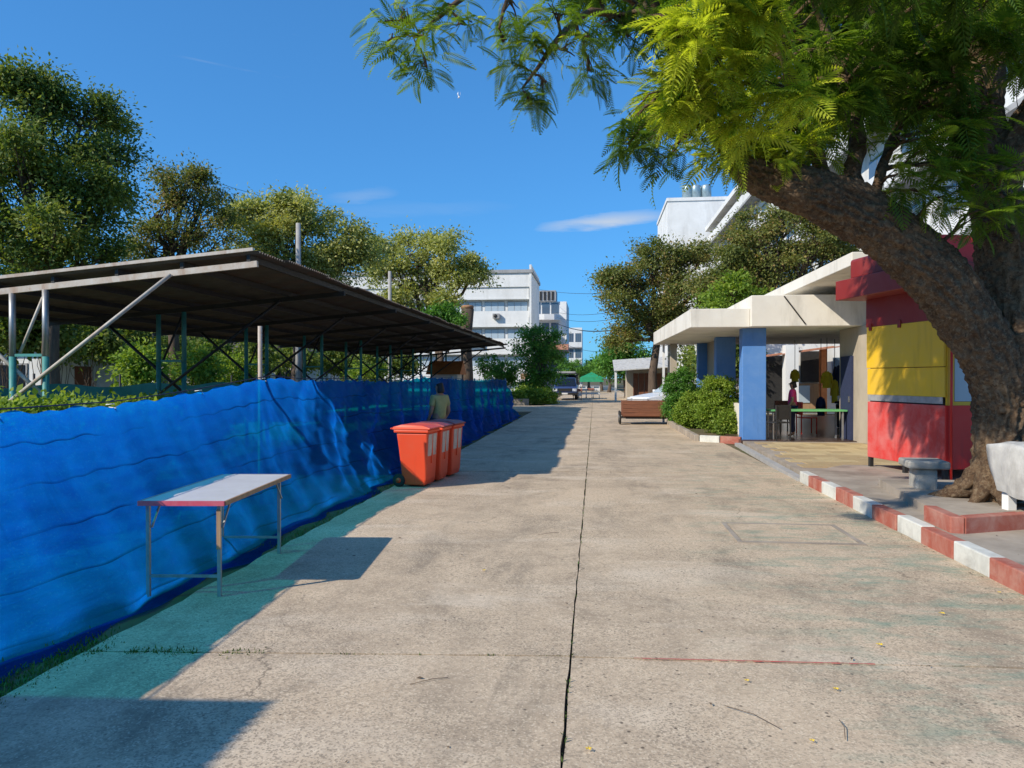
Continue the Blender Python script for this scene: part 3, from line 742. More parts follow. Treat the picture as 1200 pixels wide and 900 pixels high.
# ================================================================== METAL CANOPIES
def canopy(name, label, y0, y1, xr, xl, zr, zl, frames, loc):
    t = thing(name, label, 'canopy', loc)
    W = 0.86; n = int(round((y1-y0)/W)); W = (y1-y0)/n
    mb = MB(); k = 22; ln = [xr+0.05, (xr+xl)/2, xl-0.1]; vs = []
    for xx in ln:
        zz = zr + (zl-zr)*(xx-xr)/(xl-xr)
        for i in range(k+1):
            yy = (W+0.04)*i/k; vs.append((xx-loc[0], yy, zz + 0.018*math.cos(i*math.pi)*1.0))
    fs = [(a*(k+1)+i, a*(k+1)+i+1, (a+1)*(k+1)+i+1, (a+1)*(k+1)+i) for a in range(2) for i in range(k)]
    mb.add(vs, fs); me = mb.mesh('roof_sheet'); me.materials.append(M['roofmetal'])
    for i in range(n):
        o = link('roof_sheet', me, None, t, (random.uniform(-0.05,0.06), y0+i*W-loc[1], random.uniform(0.0,0.012) - loc[2] + 0.004*(i % 2)))
        o.rotation_euler = (0, random.uniform(-0.003,0.003), 0)
    zat = lambda x: zr + (zl-zr)*(x-xr)/(xl-xr)
    for i in range(7):
        x = xr - 0.12 + (xl-xr+0.24)*i/6
        MB().box(x-0.025, x+0.025, y0+0.03, y1-0.03, zat(x)-0.115, zat(x)-0.028).build('purlin', M['dark'], t, True)
    for j, y in enumerate(frames):
        mt = M['rustwhite'] if j == 0 else M['dark']
        MB().bar((xr,y,zat(xr)-0.16),(xl,y,zat(xl)-0.16),0.05,0.085).build('rafter', mt, t, True)
        xc1, xc2 = -7.87, -8.39
        for xc in (xc1, xc2):
            p = MB().tube([(xc,y,-0.1),(xc,y,1.96)], 0.047, 10).build('column', M['postgreen'], t, True)
            MB().tube([(xc,y,1.963),(xc,y,zat(xc)-0.2)], 0.045, 10).build('column_head', M['steel'] if j < 1 else M['postgreen'], p, True)
        MB().bar((xc1-0.047,y,1.98),(xc2+0.047,y,1.98),0.04).build('tie', M['postgreen'], t, True)
        MB().tube([(xc2-0.02,y-0.06,1.30),(xr-1.25,y-0.06,zat(xr-1.25)-0.19)], 0.028 if j else 0.029, 8).build('brace', M['rustwhite'] if j == 0 else M['dark'], t, True)
        MB().tube([(xc1-0.05,y+0.06,2.9),(xc2+0.05,y+0.06,1.98)], 0.022, 8).build('brace', M['rustwhite'] if j == 0 else M['dark'], t, True)
        MB().tube([(xc1+0.02,y+0.07,1.30),(xl+1.2,y+0.07,zat(xl+1.2)-0.19)], 0.030, 8).build('brace', M['rustwhite'] if j == 0 else M['dark'], t, True)
    MB().box(xl, xr, y0-0.03, y0+0.02, 0, 0.001)
    a = MB(); a.bar((xr-0.02,y0-0.035,zat(xr)+0.03),(xl,y0-0.035,zat(xl)+0.03),0.03,0.045); a.build('edge_pipe', M['rustwhite'], t, True)
    return t
canopy('metal_canopy', 'long rusty corrugated metal canopy on paired green posts behind the blue net', 9.84, 39.0, -4.67, -10.8, 3.40, 2.87, [9.9+3.63*i for i in range(8)]+[38.9], (-8.1, 9.84, 0))
canopy('metal_canopy', 'short rusty canopy standing beside the near end of the blue net', -8.5, 0.62, -5.55, -11.7, 3.38, 2.86, [-8.4,-4.6,0.5], (-8.1, -8.5, 0))

# tall poles behind the canopy, far utility pole
def pole(name, label, base, h, r, arms=0, group=None):
    t = thing(name, label, 'pole', base, 0, group)
    MB().tube([(0,0,-0.2),(0,0,h)], [r, r*0.7], 10).build('shaft', M['concrete'], t)
    for k in range(arms):
        a = MB().box(-0.9,0.9,-0.05,0.05,h-0.35-0.55*k,h-0.25-0.55*k).build('crossarm', M['dark'], t)
        for x in (-0.75,-0.3,0.3,0.75):
            MB().lathe([(0.03,0),(0.055,0.03),(0.03,0.07),(0.045,0.10),(0.02,0.14)],8,(x,0,h-0.25-0.55*k)).build('insulator', M['white'], a)
    return t
p = at(350, 443, 31); pole('concrete_pole', 'grey concrete pole rising above the rusty canopy roof', (p.x, p.y, 0), at(350,262,31).z, 0.14)
p = at(457, 443, 41.5); pole('concrete_pole', 'slim concrete pole in front of the pale leafy tree', (p.x, p.y, 0), at(457,318,41.5).z, 0.13)
p = at(785, 443, 47); pole('utility_pole', 'concrete utility pole with crossarms among the brownish trees', (p.x, p.y, 0), at(785,318,47).z, 0.16, 2)
PW = p

# ================================================================== BUILDINGS
def facade(t, name_wall, x0, x1, y0, y1, z1, floors, fh, z_first, bays, mat, band=True, glassm='glass', world=True, rail=0.95):
    """block whose front faces -Y, with a window band, a parapet band and a projecting slab per storey"""
    MB().box(x0, x1, y0, y1, -0.2, z1).build(name_wall, mat, t, world)
    bw = (x1-x0)/bays
    for f in range(floors):
        z = z_first + f*fh
        sl = MB().box(x0-0.1, x1+0.05, y0-0.75, y0-0.003, z-0.22, z).build('floor_slab', M['greywall'] if band else mat, t, world)
        MB().box(x0-0.06, x1+0.01, y0-0.72, y0-0.60, z+0.003, z+rail).build('balcony_wall', mat, t, world)
        for b in range(bays):
            xa = x0 + bw*b + 0.18; xb = xa + bw - 0.36
            wn_ = MB().box(xa, xb, y0-0.06, y0+0.05, z+0.25, z+fh-0.4).build('window', M['grey'], t, world)
            nm = 3
            for k in range(nm):
                pa = xa + 0.06 + (xb-xa-0.06)*k/nm; pb = pa + (xb-xa-0.06)/nm - 0.06
                MB().box(pa, pb, y0-0.085, y0-0.062, z+0.32, z+fh-0.5).build('pane', M[glassm], wn_, world)
t = thing('white_building', 'long white four storey building with balconies facing the road', 'building', (-20, 92, 0))
facade(t, 'wall', -34, -8.1, 92, 104, 14.6, 4, 3.4, 1.4, 9, M['white'], False, 'paleglass', True, 1.75)
MB().box(-34.3, -7.6, 90.9, 104.2, 14.603, 15.0).build('roof', M['greywall'], t, True)
MB().box(-34, -7.9, 91.1, 91.35, 12.9, 14.6).build('parapet', M['white'], t, True)
MB().box(-8.0, -7.75, 91.0, 104, 0, 15.6).build('side_wall', M['white'], t, True)
for k, (x, z) in enumerate(((-15.4,5.6),(-14.4,5.6),(-15.4,6.3),(-22,9),(-12.1,9.0),(-19,2.2))):
    a = MB().box(x-0.42, x+0.42, 90.75, 91.2, z, z+0.6).build('air_conditioner', M['grey'], t, True)
    MB().lathe([(0.22,90.70),(0.22,90.748)],12,(x-0.08,0,z+0.3),'y').build('fan_grille', M['dark'], a, True)
t = thing('rounded_building', 'white building with rounded front and stained roof parapet', 'building', (-8, 122, 0))
cx = at(643,443,122).x; 
MB().box(cx-6, cx+2.9, 122, 134, -0.2, 14.2).build('wall', M['white'], t, True)
for k in range(4):
    z = 1.2+3.3*k
    sl = MB().prism([(cx-3,121.997),(cx-3,121.0),(cx-2.2,120.2),(cx-0.6,119.9),(cx+1,120.2),(cx+1.9,121.0),(cx+1.9,121.997)], z, z+0.9).build('balcony', M['white'], t, True)
    for b in range(3):
        MB().box(cx-2.6+b*1.5, cx-1.4+b*1.5, 121.9, 121.99, z+1.1, z+2.9).build('window', M['glass'], t, True)
MB().box(cx-2.2, cx+1.2, 121.5, 126, 14.203, 16.0).build('roof_tank_room', M['greywall'], t, True)
for b in range(5): MB().box(cx-2.1+b*0.65, cx-1.75+b*0.65, 121.4, 121.497, 14.4, 15.8).build('louvre', M['dark'], t, True)
t = thing('far_house', 'small white house at the far end of the road', 'building', tuple(at(672,443,150))[:2]+(0,))
facade(t, 'wall', at(664,443,150).x, at(682,443,150).x, 150, 160, 11.8, 3, 3.2, 1.5, 2, M['white'])
t = thing('far_house', 'low grey shophouse behind the dark weeping tree', 'building', (-6.6, 112, 0))
facade(t, 'wall', -9.5, -4.4, 112, 118, 5.6, 1, 3.2, 2.0, 2, M['greywall'], glassm='darkglass')
MB().prof_x([(111.2,5.6),(118.4,5.6),(114.8,6.9)], -9.9, -4.0).build('roof', M['rooftile'], t, True)

# tall white block on the right with roof tanks, seen between the trees
t = thing('white_block', 'tall white block with steel water tanks on its roof', 'building', (12, 90, 0))
xa, xb = onY(782,443,90).x, onY(842,443,90).x
zt = onY(800,236,90).z
MB().box(xa, xb+1, 90, 104, -0.2, zt).build('wall', M['white'], t, True)
MB().box(xa-0.12, xb+1.1, 89.88, 104.1, zt+0.003, zt+0.4).build('parapet', M['white'], t, True)
for k in range(5):
    for b in range(2 if k < 3 else 0):
        MB().box(xa+3.4+b*1.3, xa+4.2+b*1.3, 89.93, 90.02, 3+3.6*k, 4.3+3.6*k).build('window', M['darkglass'], t, True)
for x in (805, 815, 827):
    c = onY(x, 240, 91.5)
    MB().lathe([(0.62,0),(0.62,1.55),(0.55,1.75),(0.2,1.85)],16,(c.x,91.5,zt+0.403)).build('water_tank', M['tank'], t, True)
t = thing('apartment_block', 'long white apartment block with balconies behind the big tree', 'building', (16, 60, 0))
AX, AZ = 14.0, 18.6
MB().box(AX, AX+14, 24, 88, -0.2, AZ).build('wall', M['white'], t, True)
for k in range(5):
    z = 3.4 + 3.4*k
    MB().box(AX-1.1, AX-0.004, 24, 88, z-0.2, z).build('floor_slab', M['greywall'], t, True)
    MB().box(AX-1.08, AX-0.98, 24.1, 87.9, z+0.003, z+0.85).build('balcony_wall', M['white'], t, True)
    for b in range(15):
        y = 25.2 + b*4.1
        w_ = MB().box(AX-0.06, AX+0.03, y, y+2.4, z+0.2, z+2.5).build('window', M['grey'], t, True)
        for q in range(2): MB().box(AX-0.09, AX-0.063, y+0.1+q*1.15, y+1.15+q*1.15, z+0.3, z+2.4).build('pane', M['glass'], w_, True)
MB().box(AX-1.3, AX+14.2, 23.8, 88.2, AZ+0.003, AZ+0.5).build('roof', M['white'], t, True)

# low white houses seen under the canopy on the left
for (x, y, wd, lab) in ((-30, 30, 12, 'white bungalow among the trees behind the canopy'), (-26, 52, 14, 'pale house with dark doors far behind the canopy'), (-34, 13, 9, 'white shed at the edge of the left trees')):
    t = thing('bungalow', lab, 'house', (x, y, 0))
    MB().box(-wd/2, wd/2, 0, 6, -0.1, 3.4).build('wall', M['white'], t)
    MB().prof_x([(-0.7,3.3),(6.7,3.3),(3,5.0)], -wd/2-0.5, wd/2+0.5).build('roof', M['roofmetal'], t)
    MB().box(wd/2-0.003+0.003, wd/2+0.05, 2, 3.1, 0, 2.2).build('door', M['wood'], t)
    for k in range(int(wd//3)):
        w_ = MB().box(-wd/2+0.8+3*k, -wd/2+2.3+3*k, -0.05, 0.02, 0.9, 2.3).build('window', M['grey'], t)
        for q in range(2): MB().box(-wd/2+0.88+3*k+q*0.7, -wd/2+1.5+3*k+q*0.7, -0.075, -0.053, 0.98, 2.22).build('pane', M['darkglass'], w_)

# ================================================================== PORCH ON THE RIGHT
t = thing('porch', 'cream flat roofed porch on blue pillars beside the road', 'porch', (4, 19, 0))
RB, RT = 2.90, 3.36
MB().prism([(2.35,18.75),(3.78,18.75),(3.78,28.4),(2.2,28.4)], RB, RT).build('roof_wing', M['cream'], t, True, 0.015)
MB().prism([(3.784,18.6),(10,18.6),(10,28.4),(3.784,28.4)], RB+0.004, RT+0.30).build('roof_slab', M['cream'], t, True, 0.015)
MB().bar((4.55,18.585,RT+0.27),(5.05,18.585,RB+0.05),0.012,0.03).build('fascia_line', M['dark'], t, True)  # thin dark diagonal line across the front of the roof slab
for y in (19.15, 23.2, 27.2):
    MB().box(3.68, 4.26, y, y+0.42, -0.02, RB+0.001).build('pillar', M['blue'], t, True, 0.012)
MB().box(4.0, 4.12, 23.62, 27.2, 0.1, RB-0.003).build('side_wall', M['wallbeige'], t, True)
MB().box(3.9, 4.02, 19.57, 23.2, 0.1, 0.95).build('low_wall', M['cream'], t, True)
MB().box(2.52, 2.60, 28.2, 28.28, 0, RB).build('downpipe', M['white'], t, True)
MB().box(2.75, 2.98, 27.6, 27.83, 0, RB).build('rear_post', M['wallbeige'], t, True)

t = thing('porch_building', 'cream building with overhanging roof slab behind the red kiosk', 'building', (6.3, 15, 0))
MB().prism([(5.0,15.2),(13,15.2),(13,24),(5.0,24)], 3.86, 4.12).build('roof_slab', M['cream'], t, True, 0.015)
MB().prism([(6.35,15.8),(13,15.8),(13,20.2),(6.35,20.2)], 0.0, 2.898).build('wall', M['wallbeige'], t, True)
MB().prism([(6.6,15.8),(13,15.8),(13,18.55),(6.6,18.55)], 2.9, 3.857).build('upper_wall', M['wallbeige'], t, True)
MB().prism([(6.6,18.7),(13,18.7),(13,23.5),(6.6,23.5)], 3.67, 3.857).build('upper_wall', M['wallbeige'], t, True)
dr = MB().box(6.29, 6.347, 19.15, 19.95, 0.115, 2.2).build('door', M['navy'], t, True)
MB().box(6.26, 6.287, 19.22, 19.28, 1.05, 1.2).build('door_handle', M['chrome'], dr, True)
MB().box(9.6, 10.0, 27.9, 28.3, 0.1, 2.9).build('rear_column', M['cream'], t, True)

# rear yard house seen through the porch
t = thing('yard_house', 'white house with clay awning and orange post behind the porch', 'house', (10, 34, 0))
MB().box(5.2, 14, 36, 40, -0.1, 3.6).build('wall', M['white'], t, True)
MB().box(8.3, 8.85, 33.6, 34.2, 0, 3.1).build('white_pier', M['white'], t, True)
MB().box(9.55, 10.55, 35.85, 35.99, 1.45, 2.9).build('shutter', M['dark'], t, True)
MB().box(7.3, 8.75, 35.9, 35.99, 0.1, 2.7).build('dark_doorway', M['dark'], t, True)
dr = MB().box(9.3, 10.5, 35.9, 35.98, 0.1, 1.4).build('door', M['palewood'], t, True)
MB().box(9.45, 9.95, 35.86, 35.898, 0.5, 1.3).build('pane', M['paleglass'], dr, True)
MB().prism([(10.25,35.2),(10.52,35.2),(10.52,35.5),(10.25,35.5)], 0, 3.0).build('orange_post', M['orange'], t, True)
aw = MB().bar((7.6,34.6,2.62),(10.6,34.6,3.02),1.8,0.05).build('awning', M['rooftile'], t, True)
for k in range(9):
    a = (7.7+0.33*k); MB().bar((a,33.75,2.67+0.0445*k*1.0),(a,35.45,2.67+0.0445*k),0.07,0.05).build('awning_rib', M['rooftile'], aw, True)
MB().box(6.0, 6.5, 35.9, 35.99, 0.6, 2.4).build('window', M['darkglass'], t, True)
MB().box(11.0, 12.6, 35.9, 35.99, 0.6, 2.6).build('window', M['glass'], t, True)

# ================================================================== RED AND YELLOW KIOSK
KR = math.atan2(0.45, 1.8)
k = thing('kiosk', 'red and yellow painted metal kiosk with maroon roof boards under the tree', 'kiosk', (5.07, 11.45, PZ), KR)
W_, D_ = 1.9, 1.85
MB().box(0.0, W_, 0.0, D_, 0.16, 1.10).build('body', M['kred'], k, False, 0.008)
MB().box(-0.012, -0.003, 0.03, D_-0.03, 1.12, 1.22).build('grey_trim', M['grey'], k)
MB().box(0.03, W_-0.03, 0.03, D_-0.03, 1.10, 2.36).build('inner_box', M['dark'], k)
MB().box(-0.006, 0.028, 0.0, D_, 1.22, 1.66).build('lower_shutter', M['kyellow'], k, False, 0.004)
fl = MB().box(-0.022, 0.024, 0.0, D_, 1.67, 2.36).build('upper_shutter', M['kyellow'], k, False, 0.004)
for y in (0.15, 0.95, 1.7): MB().box(-0.04, -0.023, y, y+0.07, 2.30, 2.42).build('hinge', M['kmaroon'], fl)
MB().box(0.0, W_, -0.02, 0.0-0.003, 0.17, 1.10).build('front_panel', M['kbright'], k)
MB().box(0.03, 0.14, -0.015, 0.025, 1.10, 2.36).build('front_post', M['kyellow'], k)
MB().box(W_-0.12, W_, -0.015, 0.025, 1.10, 2.36).build('front_post', M['kyellow'], k)
MB().box(0.15, 0.95, -0.01, 0.02, 1.16, 1.95).build('front_window', M['paleglass'], k)
MB().box(0.142, W_-0.122, -0.012, 0.022, 1.101, 1.155).build('window_sill', M['kyellow'], k)
MB().box(0.15, 1.7, -0.25, -0.02, 1.985, 2.02).build('front_awning', M['rustwhite'], k)
MB().box(-0.02, W_+0.02, -0.02, D_+0.02, 2.363, 2.83).build('upper_wall', M['kmaroon'], k)
MB().prism([(-0.46,-0.25),(W_+0.25,-0.25),(W_+0.25,D_+0.22),(-0.46,D_+0.22)], 2.832, 3.16).build('fascia', M['kmaroon'], k, False, 0.01)
MB().box(-0.28, W_+0.1, -0.12, D_+0.1, 3.162, 3.52).build('roof_board', M['kmaroon'], k, False, 0.05)
MB().box(-0.2, W_+0.1, -0.135, -0.123, 3.18, 3.56).build('front_board', M['kbright'], k)
for (x, y) in ((0.04,0.04),(W_-0.04,0.04),(0.04,D_-0.04),(W_-0.04,D_-0.04),(0.04,D_/2)):
    MB().box(x-0.03, x+0.03, y-0.03, y+0.03, -0.12, 0.158).build('foot', M['dark'], k)
MB().tube([(0.06,-0.06,-0.02),(0.06,-0.06,2.4)], 0.018, 8).build('red_pole', M['kbright'], k)
MB().box(0.2, 0.7, -0.35, -0.03, 0.0, 0.05).build('step', M['dark'], k)

# stone bench
b = thing('stone_bench', 'weathered grey stone bench beside the red kiosk', 'bench', tuple(gnd(1090, 584, PZ)), R(-8))
MB().box(-0.24, 0.24, 0.0, 0.52, 0.36, 0.455).build('seat_slab', M['stone'], b, False, 0.022)
MB().prism([(-0.13,0.10),(0.12,0.10),(0.14,0.42),(-0.14,0.42)], 0.05, 0.357).build('support', M['stone'], b, False, 0.03)
MB().prism([(-0.20,0.04),(0.19,0.04),(0.2,0.48),(-0.2,0.48)], -0.02, 0.048).build('base', M['stone'], b, False, 0.02)

# white tarpaulin over a low cart by the trunk
p = gnd(1205, 628, PZ)
b = thing('covered_cart', 'low cart draped in a dirty white tarpaulin beside the tree', 'cart', (p.x+0.66, p.y+0.45, PZ), R(8))
nu, nv = 64, 26; vs = []; fs = []
for j in range(nv):
    tt = j/(nv-1)
    for i in range(nu):
        a = 2*math.pi*i/nu; ca, sa = math.cos(a), math.sin(a)
        sq = 1/max(abs(ca), abs(sa))**0.78
        if tt < 0.45: r = tt/0.45; z = 0.80 + 0.012*math.sin(5*a)*r + 0.02*(1-r) + 0.01*math.sin(9*a+3*r)
        else:
            q = (tt-0.45)/0.55; r = 1.0 + 0.03*q - 0.16*q*q + 0.05*math.sin(7*a+1+q)*q + 0.035*math.sin(17*a-2*q)*q + 0.02*math.sin(29*a)*q; z = 0.80 - 0.50*q + 0.05*math.sin(3*a+2)*q
        vs.append((0.46*ca*sq*r, 0.72*sa*sq*r, z))
for j in range(nv-1):
    for i in range(nu): fs.append((j*nu+i, j*nu+(i+1)%nu, (j+1)*nu+(i+1)%nu, (j+1)*nu+i))
MB().add(vs, fs, True).build('tarpaulin', M['tarp'], b)
MB().box(-0.36,0.36,-0.6,0.6,0.28,0.72).build('cart_box', M['greywall'], b, False, 0.02)
for (x,y) in ((-0.30,-0.48),(0.30,-0.48),(-0.30,0.48),(0.30,0.48)): MB().box(x-0.05,x+0.05,y-0.05,y+0.05,-0.01,0.278).build('leg', M['white'], b, False, 0.008)

# ================================================================== TABLE AND BINS
t = thing('folding_table', 'white topped folding table with pink edge on thin steel legs', 'table', (-2.76, 5.27, 0), R(5.5))
TW, TL, TH = 0.64, 1.58, 0.725
MB().box(-TW+0.004, -0.004, 0.02, TL-0.004, TH-0.025, TH).build('tabletop', M['tabletop'], t, False, 0.003)
MB().box(-TW-0.006, 0.006, -0.002, 0.018, TH-0.032, TH+0.003).build('edge_strip', M['pink'], t)
MB().box(-0.003, 0.014, 0.0185, TL, TH-0.033, TH+0.002).build('edge_strip', M['palewood'], t)
MB().box(-TW-0.014, -TW+0.003, 0.0185, TL, TH-0.033, TH+0.002).build('edge_strip', M['steel'], t)
MB().box(-TW+0.02, -0.02, TL-0.003, TL+0.012, TH-0.033, TH+0.002).build('edge_strip', M['steel'], t)
for (x, y) in ((-0.05,0.05),(-TW+0.05,0.05),(-0.05,TL-0.16),(-TW+0.05,TL-0.16)):
    MB().box(x-0.013, x+0.013, y-0.013, y+0.013, 0.0, TH-0.026).build('leg', M['steel'], t)
for y in (0.05, TL-0.16):
    MB().box(-TW+0.064, -0.064, y-0.009, y+0.009, 0.145, 0.165).build('stretcher', M['steel'], t)
    for x in (-0.05, -TW+0.05):
        MB().bar((x+0.02, y+0.012, 0.52),(x+0.02, y+0.16 if y < 0.8 else y-0.16, TH-0.03),0.012).build('folding_stay', M['steel'], t)
MB().box(-0.066, -0.034, 0.033, 0.0365, 0.36, 0.66).build('wooden_splint', M['palewood'], t)

def make_bin(lidmat, label, loc, rz):
    t = thing('wheelie_bin', label, 'bin', loc, rz, 'red bins in a row by the net')
    def ring(z, d0, d1, w): return [(d0,-w,z),(d1,-w,z),(d1,w,z),(d0,w,z)]
    mb = MB(); rs = [ring(0.03,-0.40,-0.06,0.205), ring(0.12,-0.42,-0.035,0.215), ring(0.60,-0.47,-0.012,0.237), ring(0.82,-0.50,0,0.248)]
    vs = sum(rs, []); fs = [(3,2,1,0)] + [(i*4+a, i*4+(a+1)%4, (i+1)*4+(a+1)%4, (i+1)*4+a) for i in range(3) for a in range(4)]
    fs.append((12,13,14,15))
    bd = mb.add(vs, fs).build('body', M['binred'], t, False, 0.02)
    MB().box(-0.535, 0.022, -0.268, 0.268, 0.823, 0.868).build('rim', M['binred'], t, False, 0.012)
    mb = MB(); pr = [(-0.56,0.872),(0.045,0.872),(0.052,0.895),(-0.08,0.935),(-0.42,0.945),(-0.56,0.91)]
    vs = [(x,-0.275 if z < 0.9 else -0.235,z) for x, z in pr] + [(x,0.275 if z < 0.9 else 0.235,z) for x, z in pr]; n = len(pr)
    mb.add(vs, [tuple(range(n)), tuple(range(2*n-1,n-1,-1))] + [(i,n+i,n+(i+1)%n,(i+1)%n) for i in range(n)]).build('lid', lidmat, t, False, 0.015)
    MB().tube([(-0.60,-0.2,0.88),(-0.60,0.2,0.88)], 0.014, 8).build('handle', lidmat, t)
    for s in (-1, 1):
        wh = MB().lathe([(0.0,-0.03),(0.085,-0.03),(0.10,-0.02),(0.10,0.02),(0.085,0.03),(0.0,0.03)],18,(-0.47,s*0.205,0.10),'y').build('wheel', M['rubber'], t)
        MB().lathe([(0.04,-0.036),(0.045,0.036)],12,(-0.47,s*0.205,0.10),'y').build('hub', M['binred'], wh)
    MB().tube([(-0.47,-0.17,0.10),(-0.47,0.17,0.10)], 0.012, 8).build('axle', M['steel'], t)
    for (a, b_) in ((-0.19,-0.03),(0.02,0.17)):
        st = MB().add([(-0.013,a,0.47),(-0.013,b_,0.47),(0.006,b_,0.80),(0.006,a,0.80),(-0.0235,a,0.47),(-0.0235,b_,0.47),(-0.003,b_,0.80),(-0.003,a,0.80)],
                 [(0,1,2,3),(7,6,5,4),(0,4,5,1),(1,5,6,2),(2,6,7,3),(3,7,4,0)]).build('worn_label', M['sticker'], t)
    MB().box(-0.028,-0.004,-0.03,0.018,0.35,0.80).build('front_rib', M['binred'], t)
    return t
labs = ['red wheelie bin with bright red lid at the sunlit end of the row', 'red wheelie bin standing between two other red bins', 'red wheelie bin at the end of the row beside the person']
for i in range(3):
    make_bin(M['binred'] if i == 0 else M['binlid'], labs[i], (-2.46+0.083*i, 11.15+0.60*i, 0.0), R(-7 + (0,3,-2)[i]))

# ================================================================== PEOPLE
def skinned(name, pts, edges, mat, parent, sub=2, smooth=True):
    """pts: list of (co, radius)"""
    me = bpy.data.meshes.new(name); me.from_pydata([p[0] for p in pts], edges, [])
    o = link(name, me, mat, parent)
    m = o.modifiers.new('skin', 'SKIN'); m.use_smooth_shade = True
    if not me.skin_vertices: return o
    for i, p in enumerate(pts):
        r = p[1]; me.skin_vertices[0].data[i].radius = (r, r) if not hasattr(r, '__len__') else r
    me.skin_vertices[0].data[0].use_root = True
    s = o.modifiers.new('sub', 'SUBSURF'); s.levels = sub; s.render_levels = sub
    return o
def person(label, loc, rz, shirt, trousers, sit=False, h=1.0, bun=False):
    t = thing('person', label, 'person', loc, rz)
    P, E = [], []
    def a(co, r, fr=None):
        P.append(((co[0]*h, co[1]*h, co[2]*h), r*h))
        if fr is not None: E.append((fr, len(P)-1))
        return len(P)-1
    hz = 0.90 if not sit else 0.50
    pel = a((0,0,hz), 0.13); wa = a((0,0.01,hz+0.17), 0.115, pel); ch = a((0,0.0,hz+0.36), 0.135, wa); ne = a((0,-0.005,hz+0.50), 0.055, ch)
    hd0 = a((0,0.012,hz+0.575), 0.075, ne); hd = a((0,0.015,hz+0.64), 0.088, hd0); a((0,0.0,hz+0.70), 0.06, hd)
    hands = []
    for s in (-1, 1):
        sh = a((s*0.155,-0.005,hz+0.43), 0.06, ch)
        el = a((s*0.215,-0.02 if not sit else 0.06,hz+0.16), 0.042, sh)
        wr_ = a((s*0.20,0.10 if not sit else 0.27,hz-0.02 if not sit else hz+0.19), 0.028, el)
        pm = a((s*0.195,0.145 if not sit else 0.34,hz-0.075 if not sit else hz+0.19), 0.030, wr_)
        for q in range(4):
            k1 = a((s*(0.175+0.017*q),0.175 if not sit else 0.39,hz-0.125+0.004*abs(q-1.5) if not sit else hz+0.185), 0.009, pm)
            a((s*(0.177+0.016*q),0.165 if not sit else 0.42,hz-0.165+0.006*abs(q-1.5) if not sit else hz+0.165), 0.008, k1)
        a((s*0.155,0.18 if not sit else 0.37,hz-0.07 if not sit else hz+0.215), 0.010, pm)
        if not sit:
            hp = a((s*0.085,0,hz-0.06), 0.095, pel); kn = a((s*0.095,0.02,hz-0.42), 0.062, hp); an = a((s*0.10,-0.02,hz-0.81), 0.042, kn)
            a((s*0.11,0.12,hz-0.865), 0.034, an)
        else:
            hp = a((s*0.09,0.05,hz-0.01), 0.095, pel); kn = a((s*0.10,0.43,hz+0.0), 0.065, hp); an = a((s*0.10,0.40,0.09), 0.043, kn)
            a((s*0.11,0.54,0.035), 0.034, an)
    skinned('body', P, E, M['skin'], t)
    # shirt
    S = [((0,0,hz-0.05),0.15),((0,0.01,hz+0.17),0.137),((0,0,hz+0.36),0.152),((0,-0.005,hz+0.46),0.085)]; SE = [(0,1),(1,2),(2,3)]
    for s in (-1, 1):
        n = len(S); S.append(((s*0.16,-0.005,hz+0.43),0.078)); S.append(((s*0.20,-0.015 if not sit else 0.04,hz+0.24),0.062)); SE += [(2,n),(n,n+1)]
    skinned('shirt', [((c[0]*h,c[1]*h,c[2]*h), r*h) for c, r in S], SE, shirt, t)
    T, TE = [((0,0,hz-0.02),0.138)], []
    for s in (-1, 1):
        n = len(T)
        if not sit: T += [((s*0.088,0,hz-0.08),0.106),((s*0.097,0.02,hz-0.42),0.078),((s*0.10,-0.01,hz-0.78),0.066)]
        else: T += [((s*0.09,0.05,hz-0.01),0.106),((s*0.10,0.43,hz+0.0),0.08),((s*0.10,0.41,0.14),0.062)]
        TE += [(0,n),(n,n+1),(n+1,n+2)]
    skinned('trousers', [((c[0]*h,c[1]*h,c[2]*h), r*h) for c, r in T], TE, trousers, t)
    H = [((0,-0.03,hz+0.60),0.082),((0,-0.015,hz+0.665),0.098),((0,0.0,hz+0.715),0.074),((0,-0.06,hz+0.52),0.06)]; HE = [(0,1),(1,2),(0,3)]
    if bun: H.append(((0,-0.10,hz+0.70),0.05)); HE.append((1,4))
    skinned('hair', [((c[0]*h,c[1]*h,c[2]*h), r*h) for c, r in H], HE, M['hair'], t)
    f = MB()
    for s in (-1,1): f.lathe([(0.0,-0.012),(0.011,-0.006),(0.011,0.006),(0.0,0.012)],8,(s*0.032*h,0.098*h,(hz+0.645)*h),'y')
    f.build('eyes', M['hair'], t)
    n_ = MB(); n_.add([((-0.012)*h,0.095*h,(hz+0.60)*h),(0.012*h,0.095*h,(hz+0.60)*h),(0,0.122*h,(hz+0.604)*h),(0,0.095*h,(hz+0.645)*h)], [(0,1,2),(1,3,2),(0,2,3)], True); n_.build('nose', M['skin'], t)
    MB().box(-0.022*h,0.022*h,0.092*h,0.100*h,(hz+0.572)*h,(hz+0.580)*h).build('mouth', M['pinkcloth'], t)
    return t
p = at(515, 443, 14.6)
person('person in a khaki shirt with dark tied hair standing behind the red bins', (p.x, p.y, -0.03), R(48), M['khaki'], M['navy'], False, 0.975, True)

